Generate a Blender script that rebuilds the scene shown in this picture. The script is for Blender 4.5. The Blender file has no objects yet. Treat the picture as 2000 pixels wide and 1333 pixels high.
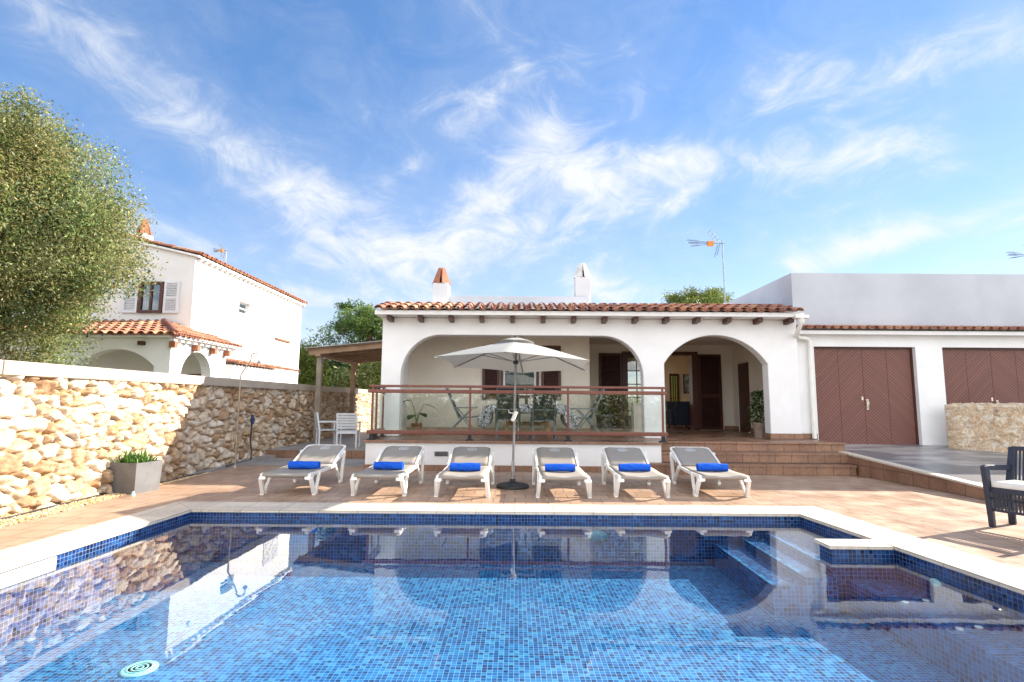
import bpy, math, random
import numpy as np
from mathutils import Vector, Matrix, kdtree, noise as mnoise

C = bpy.context.scene.collection
SC = bpy.context.scene
R = math.radians
rnd = random.Random(7)
rng = np.random.default_rng(11)

# ------------------------------------------------------------------ camera
cam_data = bpy.data.cameras.new('camera')
cam = bpy.data.objects.new('camera', cam_data); C.objects.link(cam)
cam_data.sensor_width = 36.0
cam_data.lens = 36.0 * 1050 / 2000
cam_data.clip_start = 0.05; cam_data.clip_end = 3000
PITCH, YAW, ROLL = R(6.439), R(-0.434), R(0.45)
_f = Vector((math.sin(YAW) * math.cos(PITCH), math.cos(YAW) * math.cos(PITCH), math.sin(PITCH)))
_r = Vector((math.cos(YAW), -math.sin(YAW), 0)); _u = _r.cross(_f)
_r2 = _r * math.cos(ROLL) + _u * math.sin(ROLL); _u2 = -_r * math.sin(ROLL) + _u * math.cos(ROLL)
M = Matrix((_r2, _u2, -_f)).transposed().to_4x4(); M.translation = Vector((0, 0, 1.40))
cam.matrix_world = M
SC.camera = cam
SC.cycles.max_bounces = 10; SC.cycles.transparent_max_bounces = 16
SC.cycles.diffuse_bounces = 5; SC.cycles.glossy_bounces = 5
SC.cycles.sample_clamp_indirect = 6
SC.cycles.use_denoising = True
SC.view_settings.view_transform = 'Standard'; SC.view_settings.look = 'None'
SC.view_settings.gamma = 1.0
SC.view_settings.exposure = 1.5

# ------------------------------------------------------------------ sun
SUN = Vector((1.0, 0.45, 0.57)).normalized()          # direction towards the sun
sd = bpy.data.lights.new('sun', 'SUN'); sd.energy = 5.0; sd.angle = R(0.53); sd.color = (1.0, 0.90, 0.76)
so = bpy.data.objects.new('sun', sd); C.objects.link(so)
so.rotation_euler = SUN.to_track_quat('Z', 'Y').to_euler(); so.location = (20, 8, 12)

# ------------------------------------------------------------------ world: physical sky and cirrus by direction
W = bpy.data.worlds.new("World"); SC.world = W; W.use_nodes = True
nt = W.node_tree; nt.nodes.clear()

class NB:
    """small node builder: arithmetic on sockets"""
    def __init__(s, nt): s.nt = nt
    def n(s, t, **kw):
        x = s.nt.nodes.new(t)
        for k, v in kw.items(): setattr(x, k, v)
        return x
    def put(s, sock, v):
        if hasattr(v, 'is_output'): s.nt.links.new(v, sock)
        elif v is not None: sock.default_value = v
    def m(s, op, a, b=None, c=None, clamp=False):
        x = s.n('ShaderNodeMath', operation=op, use_clamp=clamp)
        s.put(x.inputs[0], a); s.put(x.inputs[1], b)
        if c is not None: s.put(x.inputs[2], c)
        return x.outputs[0]
    def vm(s, op, a, b=None):
        x = s.n('ShaderNodeVectorMath', operation=op); s.put(x.inputs[0], a)
        if b is not None: s.put(x.inputs[1], b)
        return x.outputs[0]
    def xyz(s, v):
        x = s.n('ShaderNodeSeparateXYZ'); s.put(x.inputs[0], v); return x.outputs
    def vec(s, a=0., b=0., c=0.):
        x = s.n('ShaderNodeCombineXYZ')
        for k, v in zip(x.inputs, (a, b, c)): s.put(k, v)
        return x.outputs[0]
    def noise(s, v, scale, detail=4, rough=.55, dist=0., lac=2.0):
        x = s.n('ShaderNodeTexNoise'); s.put(x.inputs['Vector'], v)
        for k, q in (('Scale', scale), ('Detail', detail), ('Roughness', rough), ('Distortion', dist), ('Lacunarity', lac)): s.put(x.inputs[k], q)
        return x
    def mapr(s, v, a, b, c=0., d=1., smooth=True):
        x = s.n('ShaderNodeMapRange'); x.interpolation_type = 'SMOOTHSTEP' if smooth else 'LINEAR'
        s.put(x.inputs[0], v)
        for i, q in enumerate((a, b, c, d)): s.put(x.inputs[i + 1], q)
        return x.outputs[0]
    def mix(s, f, a, b, mode='MIX'):
        x = s.n('ShaderNodeMix', data_type='RGBA', blend_type=mode)
        s.put(x.inputs[0], f)
        for k, v in ((6, a), (7, b)):
            s.put(x.inputs[k], (*v, 1) if isinstance(v, tuple) and len(v) == 3 else v)
        return x.outputs[2]
    def ramp(s, f, stops, mode='LINEAR'):
        x = s.n('ShaderNodeValToRGB'); x.color_ramp.interpolation = mode
        e = x.color_ramp.elements
        while len(e) < len(stops): e.new(.5)
        for q, (p, c) in zip(e, stops): q.position = p; q.color = (*c, 1)
        s.put(x.inputs[0], f); return x.outputs[0]

b = NB(nt)
tc = b.n('ShaderNodeTexCoord'); D = tc.outputs['Generated']
sky = b.n('ShaderNodeTexSky', sky_type='NISHITA'); sky.sun_disc = False
sky.sun_elevation = math.asin(SUN.z); sky.sun_rotation = math.atan2(SUN.x, SUN.y)
sky.altitude = 0; sky.air_density = 1.0; sky.dust_density = 0.1; sky.ozone_density = 1.8
dx, dy, dz = b.xyz(D)
zz = b.m('ADD', b.m('MAXIMUM', dz, 0.0), 0.10)
px, py = b.m('DIVIDE', dx, zz), b.m('DIVIDE', dy, zz)
ysafe = b.m('MAXIMUM', b.m('ABSOLUTE', dy), 0.12)
gu, gv = b.m('DIVIDE', dx, ysafe), b.m('DIVIDE', dz, ysafe)         # azimuth / height tangents of a direction
warp = b.noise(b.vec(b.m('MULTIPLY', px, .9), b.m('MULTIPLY', py, .35), 3.1), 1.0, 3)
wx, wy, _w = b.xyz(warp.outputs['Color'])
qx = b.m('ADD', px, b.m('MULTIPLY', b.m('SUBTRACT', wx, .5), .9))
qy = b.m('ADD', py, b.m('MULTIPLY', b.m('SUBTRACT', wy, .5), 1.6))
n1 = b.noise(b.vec(b.m('MULTIPLY', qx, 1.7), b.m('MULTIPLY', qy, .75), 0.7), 1.0, 10, .60, .25).outputs['Fac']
n2 = b.noise(b.vm('MULTIPLY', D, (1.0, 1.0, 1.7)), 9.0, 11, .66, 1.3).outputs['Fac']
nn = b.m('ADD', b.m('MULTIPLY', n1, .60), b.m('MULTIPLY', n2, .40))
def streak(a, c, w, amp):
    """bias ridge from tangent point a to c with half width w"""
    (ax, ay), (bx, by) = a, c
    L = math.hypot(bx - ax, by - ay); ex, ey = (bx - ax) / L, (by - ay) / L
    rx, ry = b.m('SUBTRACT', gu, ax), b.m('SUBTRACT', gv, ay)
    t = b.m('ADD', b.m('MULTIPLY', rx, ex), b.m('MULTIPLY', ry, ey))
    tcl = b.m('MINIMUM', b.m('MAXIMUM', t, 0.), L)
    d2x, d2y = b.m('SUBTRACT', rx, b.m('MULTIPLY', tcl, ex)), b.m('SUBTRACT', ry, b.m('MULTIPLY', tcl, ey))
    d2 = b.m('ADD', b.m('MULTIPLY', d2x, d2x), b.m('MULTIPLY', d2y, d2y))
    return b.m('MULTIPLY', b.m('EXPONENT', b.m('MULTIPLY', d2, -1.0 / (w * w))), amp)
STREAKS = [
 ((-1.02, .82), (-.30, .33), .075, .21), ((-.95, .62), (-.28, .24), .12, .10),
 ((-.10, .34), (.05, .50), .045, .20), ((-.20, .27), (.33, .37), .045, .12),
 ((.12, .43), (.82, .50), .065, .32), ((.50, .62), (1.05, .74), .075, .34), ((.54, .26), (1.05, .40), .04, .42),
 ((.10, .22), (.36, .20), .04, .18), ((-.75, .25), (.10, .22), .11, .13), ((-.06, .60), (.0, .66), .03, .17), ((-.25, .43), (-.2, .46), .02, .17),
 ((-.35, .55), (.05, .55), .05, .10), ((.45, .33), (.75, .36), .05, .12),
]
bias = None
for s_ in STREAKS:
    k = streak(*s_); bias = k if bias is None else b.m('ADD', bias, k)
nb_ = b.m('ADD', nn, b.m('MULTIPLY', bias, .62))
cov = b.m('ADD', b.m('MULTIPLY', b.mapr(nb_, .57, .84), .86), b.m('MULTIPLY', b.mapr(nb_, .40, .66), .14))
veil = b.m('MULTIPLY', b.mapr(gv, .62, .02), .26)                     # thin high veil thickening towards the horizon
cov = b.m('MINIMUM', b.m('ADD', cov, b.m('MULTIPLY', veil, b.m('ADD', n1, .25))), 0.96)
hsv = b.n('ShaderNodeHueSaturation'); hsv.inputs['Saturation'].default_value = 1.42; hsv.inputs['Value'].default_value = 1.46
gm = b.n('ShaderNodeGamma'); gm.inputs[1].default_value = .72; nt.links.new(sky.outputs[0], gm.inputs[0]); nt.links.new(gm.outputs[0], hsv.inputs['Color'])
back = b.mapr(dy, .15, -.45)
cov = b.m('MAXIMUM', cov, b.m('MULTIPLY', back, b.mapr(nn, .36, .62)))
cloudc = b.mix(back, (4.2, 4.3, 4.45), (14.5, 14.4, 14.4))           # extra-bright unseen clouds added behind the camera to fill the shaded facade
skyc = b.mix(cov, b.vm('MULTIPLY', hsv.outputs[0], (.93, .875, .985)), cloudc)
bg = b.n('ShaderNodeBackground'); nt.links.new(skyc, bg.inputs[0]); bg.inputs[1].default_value = 0.085
wo = b.n('ShaderNodeOutputWorld'); nt.links.new(bg.outputs[0], wo.inputs[0])
W.cycles.sampling_method = 'MANUAL'; W.cycles.sample_map_resolution = 512

# ------------------------------------------------------------------ helpers
def tag(o, label=None, cat=None, group=None, kind=None):
    if label: o['label'] = label
    if cat: o['category'] = cat
    if group: o['group'] = group
    if kind: o['kind'] = kind
    return o
def thing(name, label, cat, loc=(0, 0, 0), rz=0, group=None):
    o = bpy.data.objects.new(name, None); C.objects.link(o); o.empty_display_size = .1
    o.location = loc; o.rotation_euler = (0, 0, rz)
    return tag(o, label, cat, group)
def copy_tree(o, parent=None):
    c = o.copy(); C.objects.link(c)
    if parent: c.parent = parent
    for ch in list(o.children): copy_tree(ch, c)
    return c

class MB:
    def __init__(s): s.v = []; s.f = []; s.mi = []; s.c = []; s.cur = 0; s.col = (1, 1, 1); s.sm = []; s.smooth = False; s.uvf = {}
    def add(s, vs, fs):
        o = len(s.v); s.v += [tuple(map(float, p)) for p in vs]
        for f in fs:
            s.f.append([i + o for i in f]); s.mi.append(s.cur); s.c.append(s.col); s.sm.append(s.smooth)
    def box(s, a, c):
        (x0, y0, z0), (x1, y1, z1) = a, c
        x0, x1 = sorted((x0, x1)); y0, y1 = sorted((y0, y1)); z0, z1 = sorted((z0, z1))
        s.add([(x0,y0,z0),(x1,y0,z0),(x1,y1,z0),(x0,y1,z0),(x0,y0,z1),(x1,y0,z1),(x1,y1,z1),(x0,y1,z1)],
              [(0,3,2,1),(4,5,6,7),(0,1,5,4),(1,2,6,5),(2,3,7,6),(3,0,4,7)])
    def hexa(s, p): s.add(p, [(0,3,2,1),(4,5,6,7),(0,1,5,4),(1,2,6,5),(2,3,7,6),(3,0,4,7)])
    def bar(s, p, q, w, h, up=(0, 0, 1)):
        p, q = Vector(p), Vector(q); d = (q - p).normalized(); up = Vector(up)
        if abs(d.dot(up)) > .98: up = Vector((0, 1, 0))
        x = d.cross(up).normalized() * w / 2; y = x.cross(d).normalized() * h / 2
        s.add([p-x-y, p+x-y, p+x+y, p-x+y, q-x-y, q+x-y, q+x+y, q-x+y],
              [(0,3,2,1),(4,5,6,7),(0,1,5,4),(1,2,6,5),(2,3,7,6),(3,0,4,7)])
    def prism(s, poly, d):
        """poly: 3-D points of a planar outline, d: extrusion vector"""
        n = len(poly); d = Vector(d); P = [Vector(p) for p in poly]
        s.add(P + [p + d for p in P], [tuple(range(n))[::-1], tuple(range(n, 2 * n))] + [(i, (i+1) % n, n + (i+1) % n, n + i) for i in range(n)])
    def tube(s, pts, r, n=8, cap=True, closed=False):
        P = [Vector(p) for p in pts]; m = len(P); vs = []; prev = None
        for i, p in enumerate(P):
            a = P[i-1] if i > 0 or closed else p; c = P[(i+1) % m] if i < m-1 or closed else p
            t = (c - a).normalized()
            u = prev - t * prev.dot(t) if prev is not None else (Vector((0, 0, 1)) if abs(t.z) < .9 else Vector((1, 0, 0))).cross(t)
            u.normalize(); prev = u; w = t.cross(u); rr = r[i] if hasattr(r, '__len__') else r
            vs += [p + (u * math.cos(k * 2 * math.pi / n) + w * math.sin(k * 2 * math.pi / n)) * rr for k in range(n)]
        fs = []
        for i in range(m if closed else m - 1):
            for k in range(n):
                j = (i + 1) % m
                fs.append((i*n+k, i*n+(k+1) % n, j*n+(k+1) % n, j*n+k))
        sm, s.smooth = s.smooth, True
        s.add(vs, fs); s.smooth = sm
        if cap and not closed:
            s.add(vs[:n], [tuple(range(n))[::-1]]); s.add(vs[-n:], [tuple(range(n))])
    def lathe(s, prof, n=20, cx=0, cy=0, smooth=True):
        vs = []
        for r, z in prof: vs += [(cx + r*math.cos(k*2*math.pi/n), cy + r*math.sin(k*2*math.pi/n), z) for k in range(n)]
        fs = [(i*n+k, i*n+(k+1) % n, (i+1)*n+(k+1) % n, (i+1)*n+k) for i in range(len(prof)-1) for k in range(n)]
        sm, s.smooth = s.smooth, smooth; s.add(vs, fs); s.smooth = sm
        s.add(vs[:n], [tuple(range(n))[::-1]]); s.add(vs[-n:], [tuple(range(n))])
    def wall(s, x0, x1, z0, z1, y0, y1, holes=(), axis='y'):
        """upright wall plate with rectangular holes; axis 'y': face in xz, thickness y0..y1; axis 'x': swaps x and y"""
        xs = sorted({x0, x1, *[h[0] for h in holes], *[h[1] for h in holes]}); zs = sorted({z0, z1, *[h[2] for h in holes], *[h[3] for h in holes]})
        xs = [x for x in xs if x0 <= x <= x1]; zs = [z for z in zs if z0 <= z <= z1]
        solid = lambda i, j: 0 <= i < len(xs)-1 and 0 <= j < len(zs)-1 and not any(h[0]-1e-6 <= xs[i] and xs[i+1] <= h[1]+1e-6 and h[2]-1e-6 <= zs[j] and zs[j+1] <= h[3]+1e-6 for h in holes)
        P = (lambda x, y, z: (x, y, z)) if axis == 'y' else (lambda x, y, z: (y, x, z))
        def q(*p): s.add([P(*k) for k in p], [(0,1,2,3) if axis == 'y' else (3,2,1,0)])
        for i in range(len(xs)-1):
            for j in range(len(zs)-1):
                if not solid(i, j): continue
                a, c, e, g = xs[i], xs[i+1], zs[j], zs[j+1]
                q((a,y0,e),(c,y0,e),(c,y0,g),(a,y0,g)); q((c,y1,e),(a,y1,e),(a,y1,g),(c,y1,g))
                if not solid(i-1, j): q((a,y1,e),(a,y0,e),(a,y0,g),(a,y1,g))
                if not solid(i+1, j): q((c,y0,e),(c,y1,e),(c,y1,g),(c,y0,g))
                if not solid(i, j-1): q((a,y1,e),(c,y1,e),(c,y0,e),(a,y0,e))
                if not solid(i, j+1): q((a,y0,g),(c,y0,g),(c,y1,g),(a,y1,g))
    def build(s, name, mats, parent=None, bevel=0, loc=None, label=None):
        me = bpy.data.meshes.new(name); me.from_pydata(s.v, [], s.f)
        for m in (mats if isinstance(mats, (list, tuple)) else [mats]): me.materials.append(m)
        me.polygons.foreach_set('material_index', s.mi); me.polygons.foreach_set('use_smooth', s.sm)
        nl = len(me.loops)
        V = np.array(s.v); lv = np.empty(nl, 'i'); me.loops.foreach_get('vertex_index', lv)
        pn = np.empty(len(s.f) * 3); me.polygons.foreach_get('normal', pn); pn = np.abs(pn.reshape(-1, 3))
        lt = np.array([len(f) for f in s.f]); ax = np.repeat(pn.argmax(1), lt)
        co = V[lv]; uv = np.where((ax == 0)[:, None], co[:, [1, 2]], np.where((ax == 1)[:, None], co[:, [0, 2]], co[:, [0, 1]]))
        me.uv_layers.new(name='UVMap').data.foreach_set('uv', uv.astype('f').ravel())
        if any(c != (1, 1, 1) for c in s.c):
            cc = np.repeat(np.array([(*c, 1) for c in s.c], 'f'), lt, axis=0)
            me.color_attributes.new('Col', 'FLOAT_COLOR', 'CORNER').data.foreach_set('color', cc.ravel())
        me.update()
        o = bpy.data.objects.new(name, me); C.objects.link(o)
        if parent: o.parent = parent
        if loc: o.location = loc
        if bevel:
            md = o.modifiers.new('bevel', 'BEVEL'); md.width = bevel; md.segments = 2; md.limit_method = 'ANGLE'; md.angle_limit = R(40)
        if label: o['label'] = label
        return o

def mesh_np(name, V, F, mat, parent=None, col=None, smooth=False, kind=None):
    """V (n,3), F (m,k) same-size faces, col per face"""
    me = bpy.data.meshes.new(name); n, m, k = len(V), len(F), F.shape[1]
    me.vertices.add(n); me.vertices.foreach_set('co', np.ascontiguousarray(V, 'f').ravel())
    me.loops.add(m * k); me.loops.foreach_set('vertex_index', np.ascontiguousarray(F, 'i').ravel())
    me.polygons.add(m); me.polygons.foreach_set('loop_start', np.arange(0, m * k, k, dtype='i'))
    me.polygons.foreach_set('use_smooth', np.full(m, smooth))
    me.update(calc_edges=True); me.validate()
    if col is not None:
        c4 = np.concatenate([col, np.ones((len(col), 1))], 1).astype('f')
        dom = 'CORNER' if len(col) == m else 'POINT'
        if dom == 'CORNER': c4 = np.repeat(c4, k, axis=0)
        me.color_attributes.new('Col', 'FLOAT_COLOR', dom).data.foreach_set('color', c4.ravel())
    me.materials.append(mat)
    o = bpy.data.objects.new(name, me); C.objects.link(o)
    if parent: o.parent = parent
    if kind: o['kind'] = kind
    return o

# ------------------------------------------------------------------ materials
def mat(name, col=(.8, .8, .8), rough=.5, metal=0., spec=.5):
    m = bpy.data.materials.new(name); m.use_nodes = True
    p = m.node_tree.nodes['Principled BSDF']
    p.inputs['Base Color'].default_value = (*col, 1); p.inputs['Roughness'].default_value = rough
    p.inputs['Metallic'].default_value = metal; p.inputs['Specular IOR Level'].default_value = spec
    return m, NB(m.node_tree), p
def uvsock(nb): return nb.n('ShaderNodeTexCoord').outputs['UV']
def objsock(nb): return nb.n('ShaderNodeTexCoord').outputs['Object']
def bump(nb, p, h, strength=.3, dist=.01):
    x = nb.n('ShaderNodeBump'); nb.put(x.inputs['Height'], h); x.inputs['Strength'].default_value = strength; x.inputs['Distance'].default_value = dist
    nb.nt.links.new(x.outputs[0], p.inputs['Normal'])
def noisy(name, c1, c2, scale=6, rough=.6, bstr=.15, bdist=.004, bscale=60, metal=0, spec=.4, detail=5, lo=.35, hi=.65, sx=1, sy=1, sz=1):
    m, nb, p = mat(name, c1, rough, metal, spec)
    o = nb.vm('MULTIPLY', objsock(nb), (sx, sy, sz))
    f = nb.mapr(nb.noise(o, scale, detail).outputs[0], lo, hi)
    nb.nt.links.new(nb.mix(f, c1, c2), p.inputs['Base Color'])
    if bstr: bump(nb, p, nb.noise(o, bscale, 3).outputs[0], bstr, bdist)
    return m

M_plaster = noisy('white_plaster', (.81, .80, .785), (.76, .75, .73), 1.6, .85, .35, .004, 45)
M_plaster_shade = noisy('shaded_white_plaster', (.50, .515, .55), (.44, .455, .49), .9, .85, .35, .004, 45, detail=8)  # white plaster darkened and blued to paint in the parapets' shade
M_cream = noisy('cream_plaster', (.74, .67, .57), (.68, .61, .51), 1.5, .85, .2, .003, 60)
M_wood_brown = noisy('brown_varnished_wood', (.085, .026, .016), (.055, .016, .011), 9, .42, .2, .002, 60, sx=1, sy=1, sz=.15)
M_rail = noisy('brown_painted_metal', (.20, .075, .05), (.165, .06, .04), 14, .4, .05, .001, 80)
M_pergola = noisy('weathered_pine', (.34, .215, .13), (.23, .14, .08), 7, .75, .3, .003, 40, sx=.3, sy=.3, sz=.3)
M_post = noisy('grey_weathered_post', (.33, .27, .21), (.23, .18, .14), 9, .8, .3, .003, 40, sz=.15)
M_white_plastic = noisy('white_resin', (.80, .78, .73), (.74, .72, .67), 8, .38, .05, .001, 90)
M_white_paint = noisy('white_painted_wood', (.72, .74, .76), (.66, .68, .70), 8, .5, .1, .001, 60)
M_towel = noisy('blue_terry', (.012, .085, .52), (.02, .12, .62), 30, .95, .6, .006, 260, spec=.1)
M_metal = noisy('grey_metal', (.35, .36, .37), (.26, .27, .28), 10, .35, .05, .001, 80, metal=.85)
M_alu = noisy('grey_aluminium_frame', (.17, .20, .215), (.13, .155, .17), 10, .4, .03, .001, 80, metal=.3)
M_dark_mesh = noisy('dark_sling_mesh', (.045, .055, .06), (.03, .036, .04), 60, .7, .3, .002, 300)
M_black = noisy('black_plastic', (.016, .017, .019), (.025, .026, .028), 12, .5, .15, .002, 60)
M_brass = noisy('aged_chrome', (.62, .57, .46), (.50, .45, .36), 12, .3, .03, .001, 80, metal=.9)
M_grey_planter = noisy('grey_zinc_planter', (.15, .15, .155), (.12, .12, .125), 5, .55, .1, .002, 60)
M_terracotta = noisy('terracotta_pot', (.36, .14, .075), (.29, .105, .055), 9, .8, .2, .003, 50)
M_claypot = noisy('dusty_clay_pot', (.34, .26, .21), (.26, .19, .155), 9, .85, .2, .003, 50)
M_soil = noisy('potting_soil', (.05, .035, .022), (.09, .065, .04), 40, .95, .8, .02, 60)
M_navy = noisy('navy_weave', (.022, .027, .045), (.03, .036, .058), 40, .5, .3, .002, 200)
M_cushion = noisy('off_white_cushion', (.74, .71, .66), (.69, .66, .61), 12, .9, .3, .004, 120)
M_armchair = noisy('dark_blue_upholstery', (.015, .02, .035), (.02, .027, .045), 20, .9, .3, .003, 150)
M_tabwood = noisy('teak_wood', (.30, .15, .07), (.22, .10, .045), 8, .5, .15, .002, 60, sz=.2)
M_ground = noisy('dry_ground', (.27, .23, .15), (.16, .17, .08), 1.2, .95, .4, .02, 12)
M_bark = noisy('bark', (.16, .11, .075), (.08, .055, .04), 6, .9, .9, .03, 14, sz=.3)
M_hose = noisy('dark_hose', (.02, .022, .03), (.03, .032, .04), 12, .5, 0)
M_bluehose = noisy('dark_blue_hose', (.018, .03, .09), (.03, .045, .12), 12, .5, 0)
M_orange = noisy('orange_plastic', (.65, .25, .03), (.55, .2, .025), 12, .5, 0)
M_door_int = noisy('warm_room_paint', (.72, .60, .44), (.68, .56, .41), 1.5, .9, .1, .002, 60)

def fabric(name, c1, c2, trans):
    m, nb, p = mat(name, c1, .85, 0, .2)
    o = objsock(nb)
    nb.nt.links.new(nb.mix(nb.noise(o, 3, 4).outputs[0], c1, c2), p.inputs['Base Color'])
    bump(nb, p, nb.noise(o, 240, 2).outputs[0], .25, .002)
    t = nb.n('ShaderNodeBsdfTranslucent'); t.inputs[0].default_value = (*c1, 1)
    mx = nb.n('ShaderNodeMixShader'); mx.inputs[0].default_value = trans
    out = nb.nt.nodes['Material Output']
    nb.nt.links.new(p.outputs[0], mx.inputs[1]); nb.nt.links.new(t.outputs[0], mx.inputs[2]); nb.nt.links.new(mx.outputs[0], out.inputs[0])
    return m
M_sling = fabric('taupe_sling', (.37, .335, .295), (.32, .29, .255), .14)
M_canopy = fabric('ecru_canvas', (.40, .40, .375), (.36, .36, .34), .13)

def thin_glass(name, tint, ior=1.45, rough=0., bumps=None, boost=1.0):
    m, nb, p = mat(name); nb.nt.nodes.remove(p)
    f0 = ((ior - 1) / (ior + 1)) ** 2
    geo = nb.n('ShaderNodeNewGeometry'); nrm_ = geo.outputs['Normal']
    tr = nb.n('ShaderNodeBsdfTransparent'); tr.inputs[0].default_value = (*tint, 1)
    gl = nb.n('ShaderNodeBsdfGlossy'); gl.inputs['Roughness'].default_value = rough; gl.inputs[0].default_value = (1, 1, 1, 1)
    if bumps:
        bp = nb.n('ShaderNodeBump'); bp.inputs['Strength'].default_value = bumps[0]; bp.inputs['Distance'].default_value = bumps[1]
        o = nb.vm('MULTIPLY', objsock(nb), (1.0, .55, 1.0))
        h = nb.m('ADD', nb.noise(o, bumps[2], 2, .5, .4).outputs[0], nb.m('MULTIPLY', nb.noise(o, bumps[2] * 5, 2).outputs[0], .12))
        nb.put(bp.inputs['Height'], h)
        nb.nt.links.new(bp.outputs[0], gl.inputs['Normal']); nrm_ = bp.outputs[0]
    mx = nb.n('ShaderNodeMixShader')
    dt = nb.n('ShaderNodeVectorMath', operation='DOT_PRODUCT'); nb.put(dt.inputs[0], nrm_); nb.put(dt.inputs[1], geo.outputs['Incoming'])
    cs = nb.m('SUBTRACT', 1.0, nb.m('ABSOLUTE', dt.outputs['Value']), clamp=True)     # same reflectance from both sides
    nb.put(mx.inputs[0], nb.m('MULTIPLY', nb.m('ADD', nb.m('MULTIPLY', nb.m('POWER', cs, 5.0), 1 - f0), f0), boost, clamp=True))
    nb.nt.links.new(tr.outputs[0], mx.inputs[1]); nb.nt.links.new(gl.outputs[0], mx.inputs[2])
    nb.nt.links.new(mx.outputs[0], nb.nt.nodes['Material Output'].inputs[0])
    return m
M_glass = thin_glass('railing_glass', (.93, .96, .95), 1.5, boost=1.6)
M_window = thin_glass('window_glass', (.55, .6, .6), 1.6, boost=2.0)
M_water = thin_glass('pool_water', (.86, .96, 1.0), 1.333, bumps=(.08, .02, 1.6), boost=1.15)
M_bottle = thin_glass('bottle_glass', (.03, .06, .05), 1.5)

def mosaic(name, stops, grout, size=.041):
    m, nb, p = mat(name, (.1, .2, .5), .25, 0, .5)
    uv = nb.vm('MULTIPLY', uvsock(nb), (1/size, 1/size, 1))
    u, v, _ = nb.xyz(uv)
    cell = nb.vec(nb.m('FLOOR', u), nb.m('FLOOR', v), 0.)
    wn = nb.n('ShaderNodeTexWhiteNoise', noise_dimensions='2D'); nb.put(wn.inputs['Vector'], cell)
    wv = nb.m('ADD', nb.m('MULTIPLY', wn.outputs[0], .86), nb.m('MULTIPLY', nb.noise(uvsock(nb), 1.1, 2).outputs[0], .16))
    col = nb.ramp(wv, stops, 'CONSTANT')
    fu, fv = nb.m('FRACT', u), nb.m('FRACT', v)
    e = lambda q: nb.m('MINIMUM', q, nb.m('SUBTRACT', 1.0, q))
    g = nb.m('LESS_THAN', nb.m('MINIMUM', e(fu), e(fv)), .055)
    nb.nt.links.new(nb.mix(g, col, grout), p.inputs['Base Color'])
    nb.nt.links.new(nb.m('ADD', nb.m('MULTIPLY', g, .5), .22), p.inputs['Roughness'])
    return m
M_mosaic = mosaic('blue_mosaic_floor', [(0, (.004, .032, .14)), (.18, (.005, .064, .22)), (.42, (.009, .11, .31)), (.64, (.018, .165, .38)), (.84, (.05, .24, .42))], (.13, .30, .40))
M_mosaic_wall = mosaic('shaded_mosaic_wall', [(0, (.003, .009, .042)), (.22, (.005, .020, .092)), (.5, (.007, .037, .15)), (.78, (.012, .066, .21)), (.93, (.025, .11, .28))], (.11, .17, .27))  # floor mosaic darkened to paint in the shade on the pool walls

M_mosaic_step = mosaic('mid_blue_mosaic', [(0, (.003, .016, .085)), (.2, (.005, .035, .15)), (.45, (.008, .065, .23)), (.7, (.014, .10, .29)), (.9, (.035, .16, .36))], (.10, .20, .31))
def tiled(name, c1, c2, w, h, grout, offset=.5, rough=.4, msize=.006, spec=.5, stain=.35):
    m, nb, p = mat(name, c1, rough, 0, spec)
    br = nb.n('ShaderNodeTexBrick'); br.offset = offset
    uv = uvsock(nb); nb.put(br.inputs['Vector'], uv)
    br.inputs['Color1'].default_value = (*c1, 1); br.inputs['Color2'].default_value = (*c2, 1); br.inputs['Mortar'].default_value = (*grout, 1)
    br.inputs['Scale'].default_value = 1; br.inputs['Mortar Size'].default_value = msize; br.inputs['Mortar Smooth'].default_value = .2
    br.inputs['Brick Width'].default_value = w; br.inputs['Row Height'].default_value = h; br.inputs['Bias'].default_value = -.1
    n = nb.noise(uv, 2.2, 7, .6).outputs[0]; n2 = nb.noise(uv, 17, 5, .6).outputs[0]
    k = nb.mapr(nb.m('ADD', nb.m('MULTIPLY', n, .6), nb.m('MULTIPLY', n2, .4)), .32, .68, 1 - stain, 1 + stain * .55)
    vv = nb.vm('MULTIPLY', br.outputs['Color'], nb.vec(k, k, k))
    nb.nt.links.new(vv, p.inputs['Base Color'])
    nb.nt.links.new(nb.mapr(n, .3, .7, rough - .12, rough + .2), p.inputs['Roughness'])
    bump(nb, p, nb.m('ADD', nb.m('MULTIPLY', br.outputs['Fac'], -1), nb.m('MULTIPLY', n2, .25)), .5, .003)
    return m
M_deck = tiled('terracotta_deck_tile', (.44, .30, .21), (.365, .23, .15), .31, .31, (.15, .10, .075), .5, .42, .007, stain=.2)
M_step = tiled('brown_step_tile', (.30, .165, .10), (.25, .13, .078), .33, .205, (.11, .07, .05), .0, .5, .007)
M_floor_in = tiled('terrace_floor_tile', (.27, .15, .095), (.22, .12, .075), .31, .31, (.13, .09, .07), .0, .35, .005)
M_coping = tiled('cream_coping_stone', (.66, .57, .45), (.61, .52, .41), .5, .6, (.34, .29, .23), .0, .6, .006, .4, .2)
M_concrete = noisy('worn_concrete', (.34, .32, .30), (.25, .235, .22), 1.3, .55, .2, .004, 40, detail=9)
M_drive = noisy('damp_concrete', (.40, .375, .35), (.17, .17, .175), 1.6, .34, .5, .006, 25, detail=12, lo=.42, hi=.58, sx=.45)
M_kerbcap = noisy('cream_kerb_cap', (.60, .53, .42), (.54, .47, .37), 3, .7, .2, .003, 40)

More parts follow.
